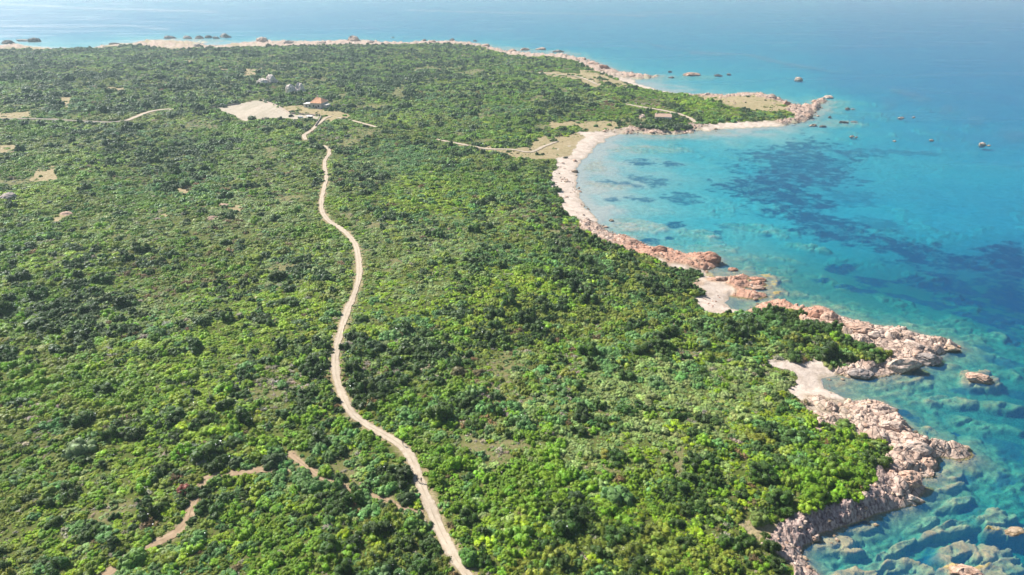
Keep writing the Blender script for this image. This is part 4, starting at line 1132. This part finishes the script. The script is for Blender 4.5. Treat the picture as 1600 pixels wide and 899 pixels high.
M_DRYST = plain('dry_stone', (.36, .29, .25), .95, .35, 1.2)

def window(parent, wall_y, x0, x1, z0, z1, shut=M_DARKW):
    f = MB().box(x0-.12, x1+.12, wall_y-.06, wall_y+.05, z0-.12, z1+.12).build('window', shut, parent)
    MB().box(x0, x1, wall_y-.09, wall_y-.062, z0, z1).build('pane', M_GLASS, f)
    MB().box(x0-.2, x1+.2, wall_y-.22, wall_y-.062, z0-.22, z0-.125).build('sill', M_CONC, f)
    return f
def door(parent, wall_y, x0, x1, z0, z1):
    f = MB().box(x0, x1, wall_y-.07, wall_y+.05, z0, z1).build('door', M_DARKW, parent)
    MB().box(x1-.2, x1-.1, wall_y-.14, wall_y-.072, z0+.95, z0+1.1).build('handle', M_CONC, f)

# farmhouse with the terracotta roof
fx, fy, fz = at(494, 170, H)
fh = empty('farmhouse', (fx, fy, fz), R(-14), 'grey stone farmhouse with orange terracotta roof above the car park field', 'house')
fh.scale = (1.18, 1.18, 1.18)
w, d, h = 10.0, 12.5, 4.6
MB().box(-w/2, w/2, 0, d, -1, h).build('wall', M_STONE, fh)
rf = MB().poly([(-w/2-.5, -.5, h), (w/2+.5, -.5, h), (w/2+.5, d+.5, h), (-w/2-.5, d+.5, h), (-w/2+2.6, d*.5, h+3.6), (w/2-3.4, d*.55, h+3.3), ],
        [(0, 1, 5, 4), (1, 2, 5), (2, 3, 4, 5), (3, 0, 4), (3, 2, 1, 0)]).build('roof', M_TILE, fh)
MB().box(-2.6, -1.6, d*.6, d*.6+1.0, h+2.6, h+5.0).build('chimney', M_CONC, rf)
MB().box(-w/2-7.5, -w/2-.003, 2.0, 8.5, -1, 3.0).build('side_wing', M_WHITE, fh)
MB().poly([(-w/2-7.9, 1.6, 3.0), (-w/2-.02, 1.6, 3.6), (-w/2-.02, 8.9, 3.6), (-w/2-7.9, 8.9, 3.0), (-w/2-7.9, 1.6, 3.25), (-w/2-.02, 1.6, 3.85), (-w/2-.02, 8.9, 3.85), (-w/2-7.9, 8.9, 3.25)],
        [(0, 1, 2, 3), (7, 6, 5, 4), (0, 4, 5, 1), (1, 5, 6, 2), (2, 6, 7, 3), (3, 7, 4, 0)]).build('side_roof', M_WHITE, fh)
MB().box(w/2+.003, w/2+4.0, 1.5, 8.0, -1, 2.9).build('lean_to', M_STONE, fh)
MB().box(w/2+.006, w/2+4.3, 1.2, 8.3, 2.903, 3.1).build('lean_to_roof', M_CONC, fh)
window(fh, 0, -2.8, -1.7, 1.5, 2.8); window(fh, 0, 1.7, 2.8, 1.5, 2.8); door(fh, 0, -.6, .6, 0, 2.2)
window(fh, 2.0, -w/2-2.6, -w/2-1.0, .6, 2.3); window(fh, 2.0, -w/2-5.6, -w/2-4.2, .9, 2.2)
# low terrace wall against the front
MB().box(-w/2-.5, w/2+.2, -2.4, -2.0, -1, .55).build('terrace_wall', M_DRYST, fh)

# cottage by the shore
cx_, cy_, cz_ = at(1036, 189, H)
ct = empty('shore_cottage', (cx_, cy_, cz_), R(-10), 'cream shore cottage with faded pink tiled roof above the bay', 'house')
w, d, h = 15.0, 8.0, 3.9
MB().box(-w/2, w/2, 0, d, -1, h).build('wall', M_PLAST, ct)
MB().poly([(-w/2, 0.0, h), (-w/2, d, h), (-w/2, d/2, h+2.0), (-w/2+.3, 0, h), (-w/2+.3, d, h), (-w/2+.3, d/2, h+2.0)], [(0, 1, 2), (5, 4, 3), (0, 3, 4, 1), (1, 4, 5, 2), (2, 5, 3, 0)]).build('gable', M_WHITE, ct)
MB().poly([(w/2, 0.0, h), (w/2, d, h), (w/2, d/2, h+2.0), (w/2-.3, 0, h), (w/2-.3, d, h), (w/2-.3, d/2, h+2.0)], [(2, 1, 0), (3, 4, 5), (0, 1, 4, 3), (1, 2, 5, 4), (2, 0, 3, 5)]).build('gable', M_WHITE, ct)
rf = MB().poly([(-w/2-.3, -.6, h-.25), (w/2+.3, -.6, h-.25), (w/2+.3, d/2, h+2.15), (-w/2-.3, d/2, h+2.15), (w/2+.3, d+.6, h-.25), (-w/2-.3, d+.6, h-.25), (-w/2-.3, d/2, h+1.95), (w/2+.3, d/2, h+1.95)],
        [(0, 1, 2, 3), (3, 2, 4, 5), (0, 3, 6), (3, 5, 6), (1, 7, 2), (2, 7, 4), (0, 6, 7, 1), (6, 5, 4, 7)]).build('roof', M_TILEP, ct)
MB().box(-w/2+.8, -w/2+1.5, d/2-.35, d/2+.35, h+1.5, h+3.0).build('chimney', M_WHITE, rf)
MB().box(w/2-1.4, w/2-.7, d/2-.35, d/2+.35, h+1.5, h+3.0).build('chimney', M_WHITE, rf)
MB().box(.8, w/2-.1, -.5, -.003, -1, h-.3).build('porch_wall', M_WHITE, ct)
window(ct, -.5, 4.2, 5.5, .9, 2.5); door(ct, 0, -2.2, -.8, 0, 2.3); window(ct, 0, -4.9, -3.8, 1.0, 2.2)

# small ticket shelter and white van at the car park
kx, ky, kz = at(484, 186, H)
kb = empty('shelter', (kx, ky, kz), R(-8), 'small dark shelter with pale flat roof at the car park edge', 'shelter')
for sx in (-2.2, 2.2):
    for sy in (-1.5, 1.5): MB().box(sx-.12, sx+.12, sy-.12, sy+.12, -.5, 2.5).build('post', M_DARKW, kb)
MB().box(-2.0, 2.0, 1.3, 1.45, 0, 2.5).build('back_panel', M_DARKW, kb)
MB().box(-1.8, 1.8, -1.4, -.9, -.3, 1.2).build('counter', M_DARKW, kb)
MB().box(-2.8, 2.8, -2.1, 2.1, 2.503, 2.72).build('roof', M_WHITE, kb)
M_CARW = plain('white_car_paint', (.75, .75, .75), .3, .03, 1.0, .5)
M_TYRE = plain('black_rubber', (.02, .02, .02), .8)
M_RED = plain('red_lamp', (.4, .02, .02), .3)
vx, vy, vz = at(470, 185.5, H)
van = empty('parked_van', (vx, vy, vz), R(4), 'white van parked at the edge of the pale car park field', 'van')
prof = [(-2.5, .35), (2.45, .35), (2.5, .95), (1.75, 1.15), (1.2, 1.95), (.9, 2.05), (-2.4, 2.05), (-2.5, 1.9)]
npf = len(prof)
MB().poly([(a, -.95, b) for a, b in prof]+[(a, .95, b) for a, b in prof], [tuple(range(npf)), tuple(range(2*npf-1, npf-1, -1))]+[(i_, i_+npf, (i_+1) % npf+npf, (i_+1) % npf) for i_ in range(npf)]).build('body', M_CARW, van, .06)
for sx in (-1.6, 1.55):
    for sy in (-.86, .86):
        wh = MB().cyl(.36, .24, Matrix.Translation((sx, sy*1.08, .36)) @ Matrix.Rotation(R(90), 4, 'X')).build('wheel', M_TYRE, van)
        MB().cyl(.2, .26, Matrix.Translation((sx, sy*1.08, .36)) @ Matrix.Rotation(R(90), 4, 'X')).build('rim', M_CONC, wh)
for sy in (-1, 1):
    MB().box(-2.1, -.3, sy*.955-.01, sy*.955+.01, 1.25, 1.8).build('side_window', M_GLASS, van)
    MB().box(-.1, .95, sy*.955-.01, sy*.955+.01, 1.25, 1.8).build('side_window', M_GLASS, van)
    MB().box(2.46, 2.54, sy*.7-.16, sy*.7+.16, .72, .9).build('headlight', M_GLASS, van)
    MB().box(-2.54, -2.47, sy*.8-.08, sy*.8+.08, .9, 1.4).build('tail_light', M_RED, van)
MB().poly([(1.80, -.8, 1.18), (1.80, .8, 1.18), (1.27, .75, 1.92), (1.27, -.75, 1.92), (1.76, -.8, 1.13), (1.76, .8, 1.13), (1.22, .75, 1.89), (1.22, -.75, 1.89)], [(0, 1, 2, 3), (7, 6, 5, 4), (0, 4, 5, 1), (1, 5, 6, 2), (2, 6, 7, 3), (3, 7, 4, 0)]).build('windscreen', M_GLASS, van)

# dry stone walls round the field
def wall_run(pts, h, th, label):
    P = [at(a, b, H) for a, b in pts]
    xs, ys, zs = [], [], []
    Q = []
    for i_ in range(len(P)-1):
        n_ = max(2, int(math.dist(P[i_][:2], P[i_+1][:2])/1.5))
        for k in range(n_): t_ = k/n_; Q.append((P[i_][0]*(1-t_)+P[i_+1][0]*t_, P[i_][1]*(1-t_)+P[i_+1][1]*t_))
    Q.append(P[-1][:2]); Q = np.array(Q)
    T = np.gradient(Q, axis=0); T /= np.linalg.norm(T, axis=1)[:, None]; Nn = np.stack([-T[:, 1], T[:, 0]], 1)
    s = np.arange(len(Q))*1.0
    hh = h*(1+(vnoise(s*.6, s*0, 3)-.5)*.4)
    zb = sample(H, Q[:, 0], Q[:, 1])
    ring = [Q-Nn*th/2, Q-Nn*th*.4, Q+Nn*th*.4, Q+Nn*th/2]
    gx = np.stack([r_[:, 0] for r_ in ring], 1); gy = np.stack([r_[:, 1] for r_ in ring], 1)
    gz = np.stack([zb-.6, zb+hh, zb+hh, zb-.6], 1)
    me = grid_mesh('stone_wall', gx, gy, gz); me.materials.append(M_DRYST)
    return tag(link('stone_wall', me), label, 'wall')
wall_run([(411,158),(425,163),(440,170),(453,178)], 1.3, .8, 'dry stone wall between the car park field and the farmyard')
wall_run([(454,178.5),(475,179.5),(499,181.5)], 1.3, .8, 'long low stone wall below the farmyard grass')
wall_run([(502,183),(499,189),(493,198)], 1.4, .8, 'short dark stone wall beside the track leaving the car park')
wall_run([(332,169),(352,166),(374,162.5)], 1.2, .8, 'low stone wall along the inland end of the car park field')

# hedge bushes around the field and the houses (traced)
for (a, b, wpx, c, form, lab) in [(394,187,16,(.07,.09,.035),1,'round olive bush on the near edge of the car park field'),(414,187,13,(.13,.105,.08),10,'grey brown bush on the near edge of the car park field'),(455,183,7,(.03,.04,.025),12,'small dark bush at the corner of the stone wall'),
 (440,160,14,(.05,.10,.02),0,'green bush in the hedge behind the field wall'),(455,158,16,(.045,.095,.02),2,'middle green bush of the farmyard hedge'),(468,158,14,(.04,.085,.02),4,'green bush of the farmyard hedge touching the house'),
 (348,167,16,(.03,.05,.02),3,'dark bush at the inland corner of the car park field'),(365,163,14,(.03,.05,.02),5,'dark bush on the wall behind the car park field'),(525,190,10,(.06,.09,.02),1,'green bush between the forking tracks at the car park'),(538,188,8,(.03,.05,.02),12,'dark bush beside the track fork at the car park'),
 (525,168,12,(.07,.08,.03),0,'olive bush to the seaward side of the farmhouse'),(1014,187,11,(.06,.11,.02),2,'bright green bush between white boulder and shore cottage'),(1066,200,20,(.025,.045,.015),4,'big dark bush on the bank below the shore cottage'),(1045,199,16,(.03,.05,.018),5,'dark bush in front of the shore cottage'),
 (998,199,14,(.035,.06,.018),0,'dark bush at the beach end of the bank below the shore cottage'),(1011,200,15,(.03,.055,.016),3,'second dark bush from the beach on the bank'),(1024,201,16,(.035,.06,.018),2,'third dark bush from the beach on the bank'),
 (1035,202,15,(.03,.05,.016),6,'dark bush on the bank straight below the shore cottage door'),(1055,202,18,(.025,.045,.015),1,'dark bush on the bank below the seaward gable'),(1075,201,13,(.028,.05,.015),5,'last dark bush at the seaward end of the bank'),(1018,193,12,(.05,.09,.02),4,'green bush on the slope between white boulder and bank'),
 (1055,186,14,(.04,.07,.02),1,'bush behind the seaward gable of the shore cottage'),(884,247,8,(.05,.055,.03),3,'dark bush alone at the top of the beach'),(866,220,12,(.06,.085,.02),2,'bush on the dry grass behind the beach')]:
    px_, py_, pz_ = at(a, b, H)
    s_ = wpx*math.sqrt(px_**2+py_**2+(CAM_Z-pz_)**2)/F/1.75
    place_shrub(SHRUBS[form], (px_, py_, pz_-.05), (s_, s_*.8, s_*.8), (0, 0, random.uniform(0, 6)), [v_*1.9 for v_ in c], lab)

# ------------------------------------------------------------------ small boat off the far shore
bxx, byy = ground(613, 59, .3)
boat = empty('motor_boat', (bxx, byy, 0), R(-12), 'small white motor boat with dark canopy off the far shore', 'boat')
hull = []
secs = [(-3.2, 1.15, -.3, .9), (-1.5, 1.3, -.4, .95), (.5, 1.3, -.4, 1.0), (2.2, .85, -.3, 1.15), (3.4, .06, .2, 1.35)]
hp = []
for (a, hw, zb, zt) in secs: hp += [(-a, -hw, zt), (-a, -hw*.8, zb), (-a, hw*.8, zb), (-a, hw, zt)]
hf = []
for i_ in range(len(secs)-1):
    for k in range(3): hf.append((i_*4+k, i_*4+k+1, i_*4+4+k+1, i_*4+4+k))
    hf.append((i_*4+3, i_*4, i_*4+4, i_*4+7))
hf += [(0, 1, 2, 3), (16, 17, 18, 19)]
MB().poly(hp, hf).build('hull', M_CARW, boat)
for sx in (-.4, 2.6):
    for sy in (-1.0, 1.0): MB().box(sx-.05, sx+.05, sy-.05, sy+.05, .9, 2.5).build('canopy_post', M_TYRE, boat)
MB().box(-.7, 2.9, -1.25, 1.25, 2.503, 2.7).build('canopy', M_TYRE, boat)
MB().box(-.2, 2.4, -.8, .8, .95, 1.7).build('console', M_TYRE, boat)
MB().box(3.22, 3.75, -.3, .3, .1, 1.35).build('outboard_motor', M_TYRE, boat)

# ------------------------------------------------------------------ walkers on the track
M_SKIN = plain('skin', (.42, .25, .17), .6, .05)
M_HAIR = plain('hair', (.03, .02, .015), .7, .1)
def walker(px, py, shirt, shorts, facing, label, stride):
    x_, y_, _ = at(px, py, H)
    z_ = float(sample(H, x_, y_))+.07+math.hypot(x_, y_)/2200.0
    J = {}; E = []
    def j(n_, co, r): J[n_] = (Vector(co), r)
    s = stride
    j('pelvis', (0, 0, .95), .135); j('waist', (0, 0, 1.08), .12); j('chest', (0, .01, 1.30), .15); j('neck0', (0, 0, 1.46), .075); j('neck', (0, .01, 1.52), .055); j('head0', (0, .02, 1.58), .085); j('head', (0, .02, 1.68), .095); j('crown', (0, .01, 1.75), .06); j('nose', (0, .125, 1.645), .014)
    E += [('pelvis', 'waist'), ('waist', 'chest'), ('chest', 'neck0'), ('neck0', 'neck'), ('neck', 'head0'), ('head0', 'head'), ('head', 'crown'), ('head0', 'nose')]
    for sd, k in ((-1, 'l'), (1, 'r')):
        f = s*sd
        j('hip'+k, (sd*.10, 0, .88), .095); j('knee'+k, (sd*.11, .22*f+.04, .50), .058); j('ankle'+k, (sd*.11, .38*f-.05 if f < 0 else .30*f, .09), .038); j('toe'+k, (sd*.12, (.38*f-.05 if f < 0 else .30*f)+.19, .035), .035)
        E += [('pelvis', 'hip'+k), ('hip'+k, 'knee'+k), ('knee'+k, 'ankle'+k), ('ankle'+k, 'toe'+k)]
        j('sho'+k, (sd*.20, 0, 1.41), .062); j('elb'+k, (sd*.27, -.12*f-.02, 1.13), .043); j('wri'+k, (sd*.28, -.22*f+.08, .90), .028); j('palm'+k, (sd*.28, -.24*f+.10, .83), .030)
        E += [('chest', 'sho'+k), ('sho'+k, 'elb'+k), ('elb'+k, 'wri'+k), ('wri'+k, 'palm'+k)]
        for q_, (ox, L) in enumerate(((-.028, .075), (-.010, .085), (.010, .08), (.028, .062))):
            j('f%d%s' % (q_, k), (sd*.275, -.24*f+.105+ox, .83-L*.55), .009); j('g%d%s' % (q_, k), (sd*.265, -.24*f+.12+ox, .83-L), .008)
            E += [('palm'+k, 'f%d%s' % (q_, k)), ('f%d%s' % (q_, k), 'g%d%s' % (q_, k))]
        j('th'+k, (sd*.262, -.24*f+.15, .82), .010); E.append(('palm'+k, 'th'+k))
    keys = list(J)
    me = bpy.data.meshes.new('person')
    me.from_pydata([J[k][0] for k in keys], [(keys.index(a), keys.index(b)) for a, b in E], [])
    o = bpy.data.objects.new('person', me); COL.objects.link(o)
    o.modifiers.new('skin', 'SKIN')
    sl = me.skin_vertices[0].data
    for i_, k in enumerate(keys): sl[i_].radius = (J[k][1], J[k][1]); sl[i_].use_root = (k == 'pelvis')
    ss_ = o.modifiers.new('sub', 'SUBSURF'); ss_.levels = 1; ss_.render_levels = 1
    dg = bpy.context.evaluated_depsgraph_get()
    ev = o.evaluated_get(dg)
    m2 = bpy.data.meshes.new_from_object(ev)
    o.modifiers.clear(); o.data = m2
    m2.materials.clear()
    for mm_ in (M_SKIN, shirt, shorts, M_TYRE): m2.materials.append(mm_)
    for p_ in m2.polygons:
        c = p_.center
        arm = abs(c.x) > .235
        p_.material_index = 3 if c.z < .10 else (2 if (.55 < c.z < 1.0 and not arm) else (1 if (1.0 <= c.z < 1.47 and (not arm or c.z > 1.18)) else 0))
        p_.use_smooth = True
    o.location = (x_, y_, z_); o.rotation_euler = (0, 0, facing)
    tag(o, label, 'person')
    hb = bmesh.new()
    bmesh.ops.create_icosphere(hb, subdivisions=2, radius=.108, matrix=Matrix.Translation((0, .0, 1.70)))
    bmesh.ops.delete(hb, geom=[v for v in hb.verts if v.co.z < 1.66 and v.co.y > -.02], context='VERTS')
    hme = bpy.data.meshes.new('hair'); hb.to_mesh(hme); hb.free(); hme.materials.append(M_HAIR)
    link('hair', hme, None, o)
M_BLK = plain('black_cotton', (.025, .025, .03), .9)
M_NAVY = plain('navy_cotton', (.03, .035, .08), .9)
M_GREYC = plain('grey_cotton', (.16, .15, .17), .9)
walker(652, 754, M_BLK, M_NAVY, R(10), 'person in black walking on the inland side of the pair on the track', 1)
walker(658.5, 755, M_NAVY, M_BLK, R(10), 'person in navy walking on the seaward side of the pair on the track', -1)
walker(630, 697, M_GREYC, M_NAVY, R(40), 'person in grey walking alone higher up at the bend of the track', 1)
